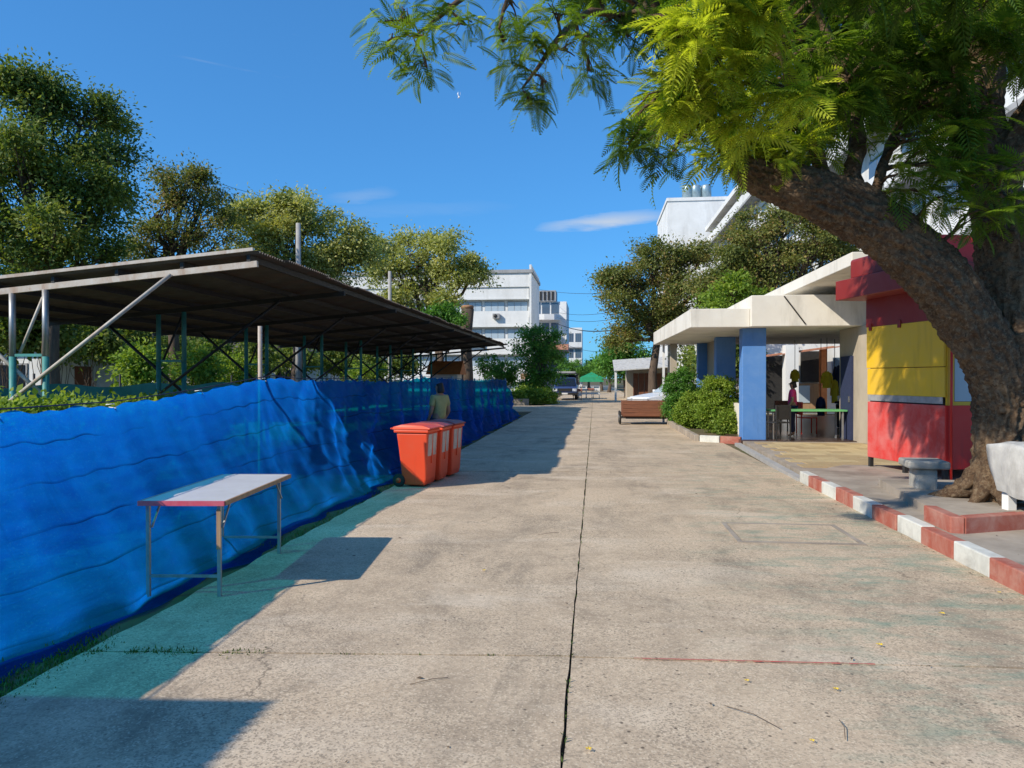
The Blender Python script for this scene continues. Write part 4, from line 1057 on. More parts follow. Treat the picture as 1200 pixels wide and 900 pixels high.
# ================================================================== HAND CART, CAR, YELLOW POST
c = thing('hand_cart', 'wooden hand cart with brown plank box on small wheels', 'cart', (1.80, 26.6, 0))
for kx in range(4):
    MB().box(-0.80, 0.80, -0.02, 0.02, 0.30+0.135*kx, 0.425+0.135*kx).build('plank', M['wood'], c, False, 0.006)
    MB().box(-0.80, 0.80, 1.10, 1.14, 0.30+0.135*kx, 0.425+0.135*kx).build('plank', M['wood'], c, False, 0.006)
for s in (-0.82, 0.805): MB().box(s-0.015, s+0.02, 0.0, 1.12, 0.30, 0.84).build('side_board', M['wood'], c, False, 0.006)
MB().box(-0.8, 0.8, 0.022, 1.098, 0.27, 0.30).build('floor_board', M['wood'], c)
MB().box(-0.7, 0.7, 0.1, 1.0, 0.20, 0.268).build('chassis', M['dark'], c)
for (x, y) in ((-0.90,0.15),(0.90,0.15),(-0.90,0.95),(0.90,0.95)):
    wh = MB().lathe([(0.0,-0.03),(0.20,-0.035),(0.23,-0.02),(0.23,0.02),(0.20,0.035),(0.0,0.03)],20,(x,y,0.23),'x').build('wheel', M['rubber'], c)
    MB().lathe([(0.09,-0.042),(0.09,0.042)],14,(x,y,0.23),'x').build('hub', M['steel'], wh)
MB().tube([(-0.9,0.15,0.23),(0.9,0.15,0.23)],0.02,8).build('axle', M['steel'], c)
MB().tube([(-0.9,0.95,0.23),(0.9,0.95,0.23)],0.02,8).build('axle', M['steel'], c)
MB().tube([(-0.6,1.15,0.5),(-0.6,1.7,0.85),(0.6,1.7,0.85),(0.6,1.15,0.5)],0.018,8).build('push_handle', M['steel'], c)

def make_car(label, loc, rz):
    c = thing('parked_car', label, 'car', loc, rz)
    sec = [(-2.1,0.25,0.62,0.78),(-2.05,0.22,0.78,0.80),(-1.2,0.20,0.90,0.86),(-0.75,0.20,0.95,0.87),(0.8,0.20,0.98,0.87),(1.6,0.20,1.0,0.85),(2.1,0.25,0.92,0.80),(2.15,0.3,0.7,0.76)]
    vs, fs = [], []
    for (x, z0, z1, hw) in sec: vs += [(x,-hw,z0),(x,hw,z0),(x,hw,(z0+z1)/2+0.1),(x,hw*0.93,z1),(x,-hw*0.93,z1),(x,-hw,(z0+z1)/2+0.1)]
    for i in range(len(sec)-1):
        for a_ in range(6): fs.append((i*6+a_, i*6+(a_+1)%6, (i+1)*6+(a_+1)%6, (i+1)*6+a_))
    fs += [(5,4,3,2,1,0), tuple(range(len(sec)*6-6, len(sec)*6))]
    b_ = MB().add(vs, fs).build('body', M['carwhite'], c, False, 0.04)
    MB().add([(-0.75,-0.8,0.94),(-0.75,0.8,0.94),(1.65,0.8,0.97),(1.65,-0.8,0.97),(-0.05,-0.62,1.40),(-0.05,0.62,1.40),(1.0,0.62,1.42),(1.0,-0.62,1.42)],
       [(0,1,2,3),(7,6,5,4),(0,4,5,1),(1,5,6,2),(2,6,7,3),(3,7,4,0)]).build('cabin', M['carwhite'], c, False, 0.04)
    MB().add([(-0.73,-0.70,0.965),(-0.73,0.70,0.965),(-0.10,0.56,1.375),(-0.10,-0.56,1.375),(-0.76,-0.70,0.985),(-0.76,0.70,0.985),(-0.13,0.56,1.395),(-0.13,-0.56,1.395)],[(0,1,2,3),(4,7,6,5),(0,4,5,1),(1,5,6,2),(2,6,7,3),(3,7,4,0)]).build('windscreen', M['paleglass'], c)
    for s in (-1, 1):
        for (xa, xb, xc, xd) in ((-0.45,0.40,0.40,0.02),(0.46,1.35,0.96,0.46)):
            MB().add([(xa,s*0.775,1.0),(xb,s*0.775,1.0),(xc,s*0.645,1.36),(xd,s*0.645,1.36),(xa,s*0.80,1.0),(xb,s*0.80,1.0),(xc,s*0.67,1.36),(xd,s*0.67,1.36)],[(0,1,2,3),(4,7,6,5),(0,4,5,1),(1,5,6,2),(2,6,7,3),(3,7,4,0)]).build('side_window', M['darkglass'], c)
        for x in (-1.35, 1.3):
            wh = MB().lathe([(0.0,-0.09),(0.26,-0.10),(0.31,-0.07),(0.31,0.07),(0.26,0.10),(0.0,0.09)],22,(x,s*0.80,0.31),'y').build('wheel', M['rubber'], c)
            MB().lathe([(0.0,-0.105),(0.19,-0.105),(0.19,0.105),(0.0,0.105)],16,(x,s*0.80,0.31),'y').build('rim', M['chrome'], wh)
        MB().box(-2.16,-2.05,s*0.62-0.16,s*0.62+0.16,0.60,0.74).build('headlight', M['lamp'], c, False, 0.02)
        MB().box(-0.55,-0.40,s*0.92-0.08,s*0.92+0.08,0.98,1.10).build('wing_mirror', M['carwhite'], c, False, 0.02)
    MB().box(-2.17,-2.12,-0.5,0.5,0.34,0.46).build('grille', M['dark'], c)
    return c
make_car('white car parked behind the wooden cart near the bushes', (3.75, 35.6, 0), R(32))
p = onY(767,443,47); t = thing('yellow_post', 'yellow painted post standing in front of a brown gate', 'post', (p.x, p.y, 0))
MB().box(-0.14,0.14,-0.1,0.1,-0.05,2.1).build('post', M['yellow'], t, False, 0.02)
MB().box(-0.18,0.18,-0.14,0.14,2.103,2.24).build('cap', M['yellow'], t, False, 0.02)

# ================================================================== FAR END OF THE ROAD
p = gnd(662, 469); 
tr = thing('blue_truck', 'dark blue pickup truck with roof rack facing down the road', 'truck', (p.x, p.y, 0))
MB().add([(-0.9,0,0.45),(0.9,0,0.45),(0.9,5,0.45),(-0.9,5,0.45),(-0.9,0,0.95),(0.9,0,0.95),(0.9,5,1.15),(-0.9,5,1.15)],[(0,3,2,1),(4,5,6,7),(0,1,5,4),(1,2,6,5),(2,3,7,6),(3,0,4,7)]).build('body', M['truckblue'], tr, False, 0.06)
MB().add([(-0.86,0.9,1.0),(0.86,0.9,1.0),(0.86,2.9,1.05),(-0.86,2.9,1.05),(-0.72,1.45,1.68),(0.72,1.45,1.68),(0.72,2.8,1.70),(-0.72,2.8,1.70)],[(0,3,2,1),(4,5,6,7),(0,1,5,4),(1,2,6,5),(2,3,7,6),(3,0,4,7)]).build('cab', M['truckblue'], tr, False, 0.05)
MB().add([(-0.76,0.93,1.06),(0.76,0.93,1.06),(0.66,1.40,1.62),(-0.66,1.40,1.62),(-0.76,0.90,1.08),(0.76,0.90,1.08),(0.66,1.37,1.64),(-0.66,1.37,1.64)],[(0,1,2,3),(4,7,6,5),(0,4,5,1),(1,5,6,2),(2,6,7,3),(3,7,4,0)]).build('windscreen', M['darkglass'], tr)
MB().box(-0.95,0.95,-0.12,-0.003,0.40,0.58).build('bumper', M['dark'], tr, False, 0.03)
MB().box(-0.5,0.5,-0.03,0.02,0.66,0.88).build('grille', M['dark'], tr)
MB().box(-0.22,0.22,-0.14,-0.125,0.44,0.55).build('number_plate', M['white'], tr)
for s in (-1,1):
    MB().box(s*0.72-0.16,s*0.72+0.16,-0.04,0.02,0.66,0.86).build('headlight', M['lamp'], tr, False, 0.02)
    MB().box(s*1.0-0.08,s*1.0+0.08,1.0,1.08,1.12,1.34).build('wing_mirror', M['dark'], tr)
    for y in (0.85, 3.9):
        wh = MB().lathe([(0.0,-0.1),(0.30,-0.11),(0.36,-0.08),(0.36,0.08),(0.30,0.11),(0.0,0.1)],20,(s*0.82,y,0.36),'x').build('wheel', M['rubber'], tr)
        MB().lathe([(0.0,-0.115),(0.2,-0.115),(0.2,0.115),(0.0,0.115)],14,(s*0.82,y,0.36),'x').build('rim', M['chrome'], wh)
rk = MB(); 
for y in (1.5,2.7,3.8,4.9): rk.bar((-0.85,y,1.98),(0.85,y,1.98),0.05)
for s in (-1,1):
    rk.bar((s*0.85,1.4,1.98),(s*0.85,5,1.98),0.05)
    for y in (1.6,2.7,4.9): rk.bar((s*0.83,y,1.1),(s*0.85,y,1.98),0.045)
rk.build('roof_rack', M['dark'], tr); MB().box(-0.8,0.8,3.05,4.95,1.12,1.9).build('cargo', M['navy'], tr, False, 0.05)
MB().box(-0.7,0.75,1.8,3.4,2.008,2.16).build('roof_load', M['greywall'], tr, False, 0.03)

p = gnd(690, 463); t = thing('market_tent', 'green canvas market tent beside the truck at the road end', 'tent', (p.x+0.2, p.y+16, 0))
for (x,y) in ((-1.1,-1),(1.1,-1),(-1.1,1),(1.1,1)): MB().tube([(x,y,0),(x,y,1.7)],0.03,6).build('pole', M['steel'], t)
MB().add([(-1.4,-1.3,1.2),(1.4,-1.3,1.2),(1.4,1.3,1.2),(-1.4,1.3,1.2),(-1.3,-1.2,1.75),(1.3,-1.2,1.75),(1.3,1.2,1.75),(-1.3,1.2,1.75),(0,0,2.35)],[(0,1,5,4),(1,2,6,5),(2,3,7,6),(3,0,4,7),(4,5,8),(5,6,8),(6,7,8),(7,4,8)]).build('canvas', M['green'], t)
for i, x in enumerate((676.5, 683, 691, 698)):
    p = gnd(x, 468.5 if i == 0 else 466.5); t = thing('road_barrier', ('red and white barrier standing against the blue truck', 'white barrier with red rail beside the green tent', 'white barrier with red rail beside the green tent', 'white barrier with red rail beside the green tent')[i], 'barrier', (p.x, p.y, 0), 0, 'barriers across the far road')
    for s in (-0.3,0.3): MB().box(s-0.03,s+0.03,-0.2,0.2,0,0.08).build('foot', M['dark'], t); MB().box(s-0.025,s+0.025,-0.025,0.025,0.083,0.95).build('upright', M['orange'] if i == 0 else M['white'], t)
    MB().box(-0.36,0.36,-0.045,-0.027,0.62,0.82).build('rail', M['kerb_red'] if i % 2 == 0 else M['white'], t); MB().box(-0.36,0.36,-0.045,-0.027,0.30,0.48).build('rail', M['white'], t)

p = gnd(618.5, 468.5); t = thing('sign_board', 'small blank tan board on a white post among the shrubs', 'sign', (p.x-0.2, p.y, 0))
MB().tube([(0.25,0,-0.1),(0.25,0,2.0)],0.04,8).build('post', M['white'], t); MB().box(-0.35,0.2,-0.05,-0.02,1.55,2.0).build('board', M['palewood'], t)
t = tag(MB().prism([(-8.9,45.0),(-4.0,45.0),(-4.0,45.35),(-8.9,45.35)],-0.05,0.38).build('planter_wall', M['pave']), 'low concrete planter wall in front of the far shrubs', 'wall')

# small white roofed stall, brown gate, far right
p = onY(738, 443, 56); t = thing('roadside_shed', 'small shed with white awning and brown shutters under the trees', 'shed', (p.x, 56, 0))
MB().box(-0.2,3.4,0,3,0,2.5).build('wall', M['wallbeige'], t)
for kx in range(7): MB().box(0.25+0.42*kx,0.62+0.42*kx,-0.05,-0.003,0.3,2.0).build('shutter_board', M['wood'], t)
MB().add([(-1.2,-1.4,2.15),(3.4,-1.4,2.45),(3.4,3,3.3),(-1.2,3,3.0),(-1.2,-1.4,2.22),(3.4,-1.4,2.52),(3.4,3,3.37),(-1.2,3,3.07)],[(0,3,2,1),(4,5,6,7),(0,1,5,4),(1,2,6,5),(2,3,7,6),(3,0,4,7)]).build('awning', M['tarp'], t)
MB().box(-1.15,-1.0,-1.3,-1.15,0,2.15).build('post', M['white'], t)

# wires over the road
wr0 = Vector((PW.x, PW.y, 0))
zs = [at(700, y, 60).z for y in (341,)]
for i, (yl, yr, d2, lab) in enumerate(((338,341,130,'uppermost thin black cable strung across the road'),(366,352,120,'thin black cable sagging across the road under the uppermost one'),(372,360,120,'thin black cable between the thick one and the upper ones'),(379,376,118,'thick bundled black cable strung across the road'),(398,404,118,'lowest thin black cable strung across the road'))):
    a = at(785, yr, 47); b_ = at(652 if i else 626, yl, d2)
    pts = [a.lerp(b_, s/14) - Vector((0,0,1))*math.sin(s/14*math.pi)*(0.5+0.15*i) for s in range(15)]
    tag(MB().tube(pts, 0.055 if i == 3 else 0.022, 5).build('overhead_cable', M['wire']), lab, 'cable', 'cables over the far road')
p = at(-20,105,30); q = at(420,255,60)
tag(MB().tube([p.lerp(q, s/10)-Vector((0,0,1))*math.sin(s/10*math.pi)*0.8 for s in range(11)],0.012,5).build('overhead_cable', M['wire']), 'thin cable passing behind the tall left trees', 'cable')

# bird in the sky
p = at(538, 115, 55); t = thing('bird', 'small white bird high in the open blue sky', 'bird', tuple(p), R(30))
mb = MB(); mb.lathe([(0.0,-0.16),(0.035,-0.10),(0.06,0.0),(0.045,0.09),(0.03,0.13),(0.035,0.16),(0.0,0.20)],8,(0,0,0),'y'); mb.build('body', M['birdwhite'], t)
for s in (-1,1): MB().add([(0,0.05,0.02),(0,-0.06,0.02),(s*0.10,-0.08,0.20),(s*0.12,0.03,0.22),(s*0.07,-0.06,0.40),(0,0.05,0.035),(0,-0.06,0.035),(s*0.10,-0.08,0.215),(s*0.12,0.03,0.235)],[(0,1,2,3),(3,2,4),(5,8,7,6),(8,4,7)]).build('wing', M['birdwhite'], t)

# ================================================================== PORCH FURNITURE AND GOODS
p = gnd(940, 513, 0.11); t = thing('porch_table', 'long table with a bright green top under the porch', 'table', (p.x, p.y-0.25, 0.11), R(2))
MB().box(-0.95,0.95,-0.3,0.3,0.70,0.745).build('tabletop', M['greentable'], t, False, 0.006)
for (x,y) in ((-0.85,-0.24),(0.85,-0.24),(-0.85,0.24),(0.85,0.24)): MB().box(x-0.02,x+0.02,y-0.02,y+0.02,0,0.698).build('leg', M['steel'], t)
def chair(label, loc, rz, mat, group=None):
    t = thing('chair', label, 'chair', loc, rz, group)
    MB().box(-0.21,0.21,-0.21,0.21,0.43,0.46).build('seat', mat, t, False, 0.01)
    MB().box(-0.21,0.21,0.19,0.22,0.52,0.88).build('backrest', mat, t, False, 0.01)
    for (x,y,h) in ((-0.19,-0.19,0.428),(0.19,-0.19,0.428),(-0.19,0.225,0.86),(0.19,0.225,0.86)): MB().box(x-0.014,x+0.014,y-0.012,y+0.012,0,h).build('leg', M['dark'] if mat is not M['redplastic'] else mat, t)
    return t
p = gnd(912, 516, 0.11); chair('dark metal chair beside the blue pillar under the porch', (p.x, p.y, 0.11), R(200), M['dark'])
p = gnd(927, 508, 0.11); chair('dark metal chair pushed against the green table', (p.x+0.05, p.y+0.9, 0.11), R(10), M['wood'])
p = at(946, 443, 20.6); chair('red plastic chair behind the green table under the porch', (p.x, p.y, 0.11), R(95), M['redplastic'])
p = at(929, 443, 19.45); person('person in a bright pink shirt standing behind the green table', (p.x, p.y, 0.11), R(70), M['pinkcloth'], M['navy'], False, 0.9)
p = gnd(323, 443.0+14, 0.0); p = at(325, 443, 21); chair('red plastic chair under the rusty canopy', (p.x, p.y, 0.35), R(30), M['redplastic'])
tag(MB().box(p.x-1.2,p.x+1.2,p.y-1,p.y+1,-0.02,0.346).build('concrete_plinth', M['pave']), 'low concrete plinth carrying a red chair', 'plinth')
# raincoats on hangers
def raincoat(label, loc, wd, hh, mat):
    t = thing('raincoat', label, 'raincoat', loc, 0, 'clothes hung under the porch roof')
    vs, fs = [], []; nz_, na = 14, 18
    for j in range(nz_):
        q = j/(nz_-1)
        for i in range(na):
            a_ = 2*math.pi*i/na; r = wd*((0.42+0.5*min(1,q*7.5)) if q < 0.14 else 0.80+0.22*q)*(1+0.12*math.sin(5*a_+0.7*j)*q)
            vs.append((r*math.cos(a_), r*0.35*math.sin(a_), -0.08-hh*q))
    for j in range(nz_-1):
        for i in range(na): fs.append((j*na+i, j*na+(i+1)%na, (j+1)*na+(i+1)%na, (j+1)*na+i))
    fs.append(tuple(range(na)))
    MB().add(vs, fs, True).build('coat', mat, t)
    for s_ in (-1, 1): MB().tube([(s_*wd*0.72,0,-0.13),(s_*wd*1.12,0,-0.13-hh*0.3),(s_*wd*1.2,0.02,-0.13-hh*0.62)],[wd*0.28,wd*0.27,wd*0.24],8).build('sleeve', mat, t)
    MB().tube([(0,0,-0.1),(0,0,2.90-loc[2])],0.01,5).build('hanger', M['dark'], t)
    return t
p = at(931.5, 430, 24.5); raincoat('short yellow raincoat hanging in front of a white pier', tuple(p), 0.11, 0.42, M['yellowcloth'])
p = at(969, 432, 23.0); raincoat('yellow raincoat hanging above the parked motorcycle', tuple(p), 0.13, 0.52, M['yellowcloth'])
p = at(978, 442, 23.8); raincoat('long mustard raincoat hanging next to the dark jacket', tuple(p), 0.09, 0.75, M['yellowcloth'])
p = at(985, 425, 24.4); raincoat('dark navy jacket hanging under the porch roof', tuple(p), 0.20, 1.0, M['navy'])
p = at(962, 462, 23.4); raincoat('long navy cloth hanging by the orange post', tuple(p), 0.11, 0.6, M['navy'])
# motorcycle
p = gnd(988, 500, 0.11); t = thing('motorcycle', 'dark motorcycle parked under the porch by the wall', 'motorcycle', (p.x, p.y, 0.11), R(62))
for x in (-0.62, 0.62):
    wh = MB(); ring = [(0.24,-0.045),(0.29,-0.03),(0.30,0),(0.29,0.03),(0.24,0.045),(0.23,0)]
    wh.lathe([(0.235,-0.04),(0.285,-0.035),(0.30,0),(0.285,0.035),(0.235,0.04)],24,(x,0,0.30),'y'); o = wh.build('wheel', M['rubber'], t)
    MB().lathe([(0.06,-0.06),(0.06,0.06)],12,(x,0,0.30),'y').build('hub', M['chrome'], o)
MB().add([(-0.55,-0.10,0.48),(0.30,-0.12,0.35),(0.38,-0.07,0.72),(-0.75,-0.09,0.74),(-0.55,0.10,0.48),(0.30,0.12,0.35),(0.38,0.07,0.72),(-0.75,0.09,0.74)],[(0,1,2,3),(4,7,6,5),(0,4,5,1),(1,5,6,2),(2,6,7,3),(3,7,4,0)]).build('frame_body', M['dark'], t, False, 0.03)
MB().box(-0.72,0.15,-0.12,0.12,0.745,0.82).build('seat', M['rubber'], t, False, 0.03)
MB().add([(0.36,-0.13,0.45),(0.50,-0.12,0.55),(0.55,-0.08,0.98),(0.44,-0.08,0.98),(0.36,0.13,0.45),(0.50,0.12,0.55),(0.55,0.08,0.98),(0.44,0.08,0.98)],[(0,1,2,3),(4,7,6,5),(0,4,5,1),(1,5,6,2),(2,6,7,3),(3,7,4,0)]).build('front_shield', M['white'], t, False, 0.02)
MB().tube([(0.62,0,0.30),(0.50,0,0.78),(0.46,0,1.0)],0.03,8).build('fork', M['chrome'], t)
MB().tube([(0.38,-0.34,1.04),(0.47,-0.1,1.02),(0.47,0.1,1.02),(0.38,0.34,1.04)],0.014,8).build('handlebar', M['chrome'], t)
MB().lathe([(0.0,0.50),(0.08,0.52),(0.07,0.60),(0.0,0.62)],12,(0,0,0.92),'x').build('headlight', M['lamp'], t)
MB().tube([(0.1,-0.13,0.30),(-0.6,-0.15,0.33)],[0.03,0.045],10).build('exhaust', M['chrome'], t)

# teal net and small hut behind the canopy
t = thing('garden_net', 'low teal shade net stretched on thin posts behind the canopy', 'fence', (-12.2, 14, 0))
ny, nz_ = 90, 8; vs, fs = [], []
for i in range(ny):
    y = 12 + 36*i/(ny-1)
    for j in range(nz_):
        q = j/(nz_-1); vs.append((-12.2+0.05*math.sin(y*2.3+q*3)+0.03*math.sin(y*5.1), y, 0.15+(1.32+0.05*math.sin(y*1.7))*q))
for i in range(ny-1):
    for j in range(nz_-1): fs.append((i*nz_+j, (i+1)*nz_+j, (i+1)*nz_+j+1, i*nz_+j+1))
MB().add(vs, fs, True).build('net_sheet', M['tealnet'], t, True)
for i in range(13): MB().tube([(-12.27,12.1+2.98*i,-0.1),(-12.27,12.1+2.98*i,1.75)],0.025,6).build('post', M['dark'], t, True)
p = at(527, 443, 37); t = thing('small_hut', 'small white hut with an orange roof behind the blue net', 'hut', (p.x-0.6, p.y+2, 0))
MB().box(-0.7,0.7,-0.5,0.8,0,1.85).build('wall', M['white'], t); MB().prof_x([(-0.8,1.84),(1.1,1.84),(0.15,2.55)],-0.9,0.9).build('roof', M['orange'], t)
MB().box(-0.25,0.3,-0.54,-0.503,0.1,1.6).build('door', M['dark'], t)

# ================================================================== TREES
G = 'trees behind the canopy'
tree('leafy_tree', 'tallest dark green tree rising behind the left end of the canopy', (at(60,443,25).x, at(60,443,25).y, 0), at(62,330,25),
     pxlobes([(40,130,42),(95,150,46,1),(20,190,50,-1),(130,185,30,1),(70,220,52),(120,250,45,1),(15,265,48),(60,290,45,-1),(110,310,35),(30,105,22),(-50,200,60),(-60,290,60)], 25), M['L_dark'], G, 230, 300, 0.42, 0.145, 0.30, 21)
tree('leafy_tree', 'sparse brownish tree with bare twigs behind the canopy', (at(205,443,31).x, at(205,443,31).y, 0), at(200,330,31),
     pxlobes([(215,220,34),(245,225,26,1),(185,250,28),(235,260,32),(205,285,40),(165,290,32),(255,300,28)], 31), M['L_brown'], G, 130, 130, 0.36, 0.14, 0.24, 22, extra=0.9)
tree('leafy_tree', 'broad pale green tree beside the tall concrete pole', (at(345,443,35).x, at(345,443,35).y, 0), at(345,345,35),
     pxlobes([(325,250,32),(365,255,34),(300,280,36),(345,290,40),(395,285,30),(410,310,26),(310,320,36),(375,325,36),(285,250,16),(420,300,16)], 35), M['L_pale'], G, 180, 230, 0.40, 0.165, 0.26, 23)
tree('leafy_tree', 'pale yellowish tree with patchy crown near the white building', (at(520,443,46).x, at(520,443,46).y, 0), at(510,385,46),
     pxlobes([(480,300,34),(515,295,28),(455,325,26),(500,335,34),(540,325,32),(470,355,28),(520,355,28),(556,322,18),(450,295,14)], 46), M['L_pale'], G, 170, 190, 0.42, 0.19, 0.28, 24)
t = thing('cut_trunk', 'thick sawn off trunk stub with pale cut top', 'tree trunk', (at(547,443,44).x, at(547,443,44).y, 0))
MB().tube([(0,0,-0.1),(0.05,0,2),(-0.05,0,3.8),(0.05,0,at(547,362,44).z)],[0.42,0.34,0.33,0.38],12,0.08).build('trunk', M['trunk'], t)
MB().lathe([(0.36,0),(0.38,0.16),(0.30,0.2)],12,(0.05,0,at(547,362,44).z+0.003)).build('cut_end', M['cutwood'], t)
tree('round_tree', 'small rounded bright green tree in front of the pale tree', (at(517,443,42).x, at(517,443,42).y, 0), at(517,400,42),
     pxlobes([(517,372,20),(505,378,14),(530,378,14)], 42), M['L_green'], None, 60, 80, 0.30, 0.18, 0.14, 25)
tree('weeping_tree', 'dark green columnar weeping tree beside the blue truck', (at(630,443,50).x, at(630,443,50).y, 0), at(630,420,50),
     pxlobes([(630,396,16),(625,415,20),(638,420,18),(620,440,18),(640,445,18),(630,460,18),(645,400,10)], 50), M['L_green'], None, 150, 110, 0.35, 0.17, 0.2, 26)
for i, (x, y, r, d) in enumerate(((612,462,10,47),(628,464,11,46.5),(606,466,8,46),(640,465,9,47.5),(575,430,16,50),(592,435,14,52),(662,428,12,75),(676,430,10,90))):
    b0 = at(x,443,d)
    bush('shrub', ('leafy green shrub behind the low planter wall','leafy green shrub behind the low planter wall','leafy green shrub behind the low planter wall','leafy green shrub behind the low planter wall','tall dark shrub behind the end of the blue net','tall dark shrub behind the end of the blue net','shrub growing behind the blue truck','shrub growing behind the blue truck')[i], (b0.x,b0.y,0),
         pxlobes([(x,y,r),(x+r*0.7,y+3,r*0.7),(x,min(464,y+r*0.8),r*0.8)], d), M['L_lime'] if i < 4 else M['L_green'], 'shrubs at the far road end', 50, 55, 0.22, 0.15, 40+i)

G2 = 'trees behind the porch'
tree('leafy_tree', 'brownish green tree with dense crown beside the utility pole', (at(765,443,44).x, at(765,443,44).y, 0), at(770,400,44),
     pxlobes([(770,305,34),(740,330,28),(800,310,30),(730,355,22),(775,350,36),(815,345,28),(755,385,28),(795,385,32),(735,400,20),(715,328,9),(825,300,14)], 44), M['L_brown'], G2, 300, 210, 0.40, 0.165, 0.28, 31)
tree('leafy_tree', 'yellow green tree crown rising over the porch roof', (at(900,443,38).x+1.5, at(900,443,38).y, 0), at(905,380,38),
     pxlobes([(885,270,26),(920,265,34),(955,285,34),(900,305,36),(940,325,36),(870,320,28),(985,300,26),(860,345,28),(900,345,30),(985,335,26),(850,305,26),(838,335,24),(875,285,20)], 38), M['L_brown'], G2, 320, 190, 0.38, 0.155, 0.26, 32)
tree('leafy_tree', 'fresh green young tree between the porch and the brownish tree', (at(850,443,34).x, at(850,443,34).y, 0), at(850,400,34),
     pxlobes([(855,350,22),(835,360,18),(880,352,20),(860,335,14)], 34), M['L_lime'], G2, 60, 70, 0.30, 0.18, 0.16, 33)
tree('leafy_tree', 'green tree over the roadside shed at the road end', (at(735,443,62).x, at(735,443,62).y, 0), at(730,420,62),
     pxlobes([(722,412,14),(735,400,16),(712,430,12),(728,435,14),(745,420,14)], 62), M['L_green'], G2, 100, 70, 0.45, 0.26, 0.22, 34)
for i, (x, y, r, d) in enumerate(((705,432,9,95),(690,436,7,110),(714,425,10,85))):
    b0 = at(x,443,d); tree('far_tree', 'distant green tree lining the far end of the road', (b0.x,b0.y,0), at(x,440,d), pxlobes([(x,y,r),(x-r*0.5,y+5,r*0.8),(x+r*0.5,y-8,r*0.7)], d), M['L_green'], 'distant trees along the far road', 50, 60, 0.5, 0.35, 0.2, 60+i)
for i, (x, y, r, d) in enumerate(((840,430,26,36),(820,425,18,39),(860,425,20,35))):
    b0 = at(x,443,d); bush('shrub', 'dark shrub growing behind the porch side pillars', (b0.x,b0.y,0), pxlobes([(x,y,r),(x+8,y-12,r*0.8)], d), M['L_dark'], 'shrubs behind the porch', 60, 70, 0.3, 0.18, 70+i)
# left background filler trees, standing behind the bungalows
for i, (x, d, top, r) in enumerate(((-40,40,250,70),(120,48,300,50),(260,50,320,45),(400,62,345,36),(60,60,290,60))):
    b0 = at(x,443,d); tree('leafy_tree', 'dark leafy tree standing beyond the bungalows', (b0.x,b0.y,0), at(x,390,d), pxlobes([(x,top+r,r),(x-r*0.8,top+r*1.6,r*0.9),(x+r*0.8,top+r*1.5,r*0.9)], d), M['L_dark'], 'trees beyond the bungalows', 110, 80, 0.6, 0.32, 0.25, 80+i)
for i, (x, top, d) in enumerate(((165,395,24),(230,400,30),(275,405,33),(430,412,40))):
    b0 = at(x,443,d); bush('shrub', 'lime green shrub growing past the back of the canopy', (b0.x,b0.y,0), pxlobes([(x,top+25,20),(x+14,top+32,16),(x-12,top+36,16),(x,top+45,18)], d), M['L_lime'], 'lime shrubs past the canopy', 70, 60, 0.24, 0.14, 90+i)

# tall dark undergrowth behind the canopy
for i, (x, top, d, r) in enumerate(((10,352,27,34),(60,360,28,30),(105,372,33,26),(150,380,36,24),(195,388,38,22),(245,395,40,20),(300,398,40,20),(345,402,44,18),(390,408,46,16),(430,412,50,14),(470,416,52,12))):
    b0 = at(x,443,d); bush('undergrowth_shrub', ['dark undergrowth shrub with wide crown beyond the nearest teal net', 'dark undergrowth shrub standing far along the teal net'][i > 4], (b0.x,b0.y,0), pxlobes([(x,top+r*0.7,r*0.8),(x+r*0.6,top+r*1.2,r*0.7),(x-r*0.6,top+r*1.2,r*0.7)], d), M['L_dark'], 'undergrowth beyond the teal net', 60, 60, 0.34, 0.2, 190+i)
# planted bushes by the porch
def roundbush(label, px, py_b, rpx, hpx, seed, mat):
    g0 = gnd(px, py_b, 0.05); d = (CAMZ-0.05)*F/(py_b-PY0); r = rpx*d/F; h = hpx*d/F
    bush('bush', label, (g0.x, g0.y, 0.05), [((g0.x,g0.y,0.05+h*0.62),(r,r,h*0.42)),((g0.x-r*0.2,g0.y,0.05+h*0.35),(r*0.95,r*0.95,h*0.36)),((g0.x+r*0.3,g0.y-0.1,0.05+h*0.3),(r*0.9,r*0.8,h*0.32))], mat, 'clipped bushes by the porch', 240, 110, 0.085, 0.065, seed)
roundbush('clipped rounded bush next to the blue front pillar', 843, 508, 23, 66, 101, M['L_lime'])
roundbush('darker rounded bush at the back of the porch planter', 800, 497, 21, 64, 102, M['L_green'])
roundbush('low pale green bush between the two taller clipped bushes', 812, 502, 18, 40, 103, M['L_lime'])
roundbush('small low bush spilling over the planter edging', 855, 510, 12, 26, 104, M['L_bush'])
pl = thing('planter', 'low planter with red and white edging blocks in front of the porch', 'planter', (3.2, 20, 0))
MB().prism([(2.75,19.75),(3.85,19.3),(3.9,27),(2.7,27)], -0.05, 0.06).build('soil', M['ground'], pl, True)
a0 = Vector((3.68,19.22,0)); a1 = Vector((2.72,19.72,0)); a2 = Vector((2.62,27,0))
def edging(a, b_, n, c0, plain=False):
    for i in range(n):
        u, v = a.lerp(b_, (i+0.02)/n), a.lerp(b_, (i+0.98)/n); MB().bar((u.x,u.y,0.07),(v.x,v.y,0.07),0.12,0.19).build('edging_block', M['pave'] if plain else (M['kerb_red'] if (i+c0) % 2 == 0 else M['kerb_white']), pl, True, 0.01)
edging(a0, a1, 2, 0); edging(a1 + Vector((-0.07,0.06,0)), a2, 12, 0, True)

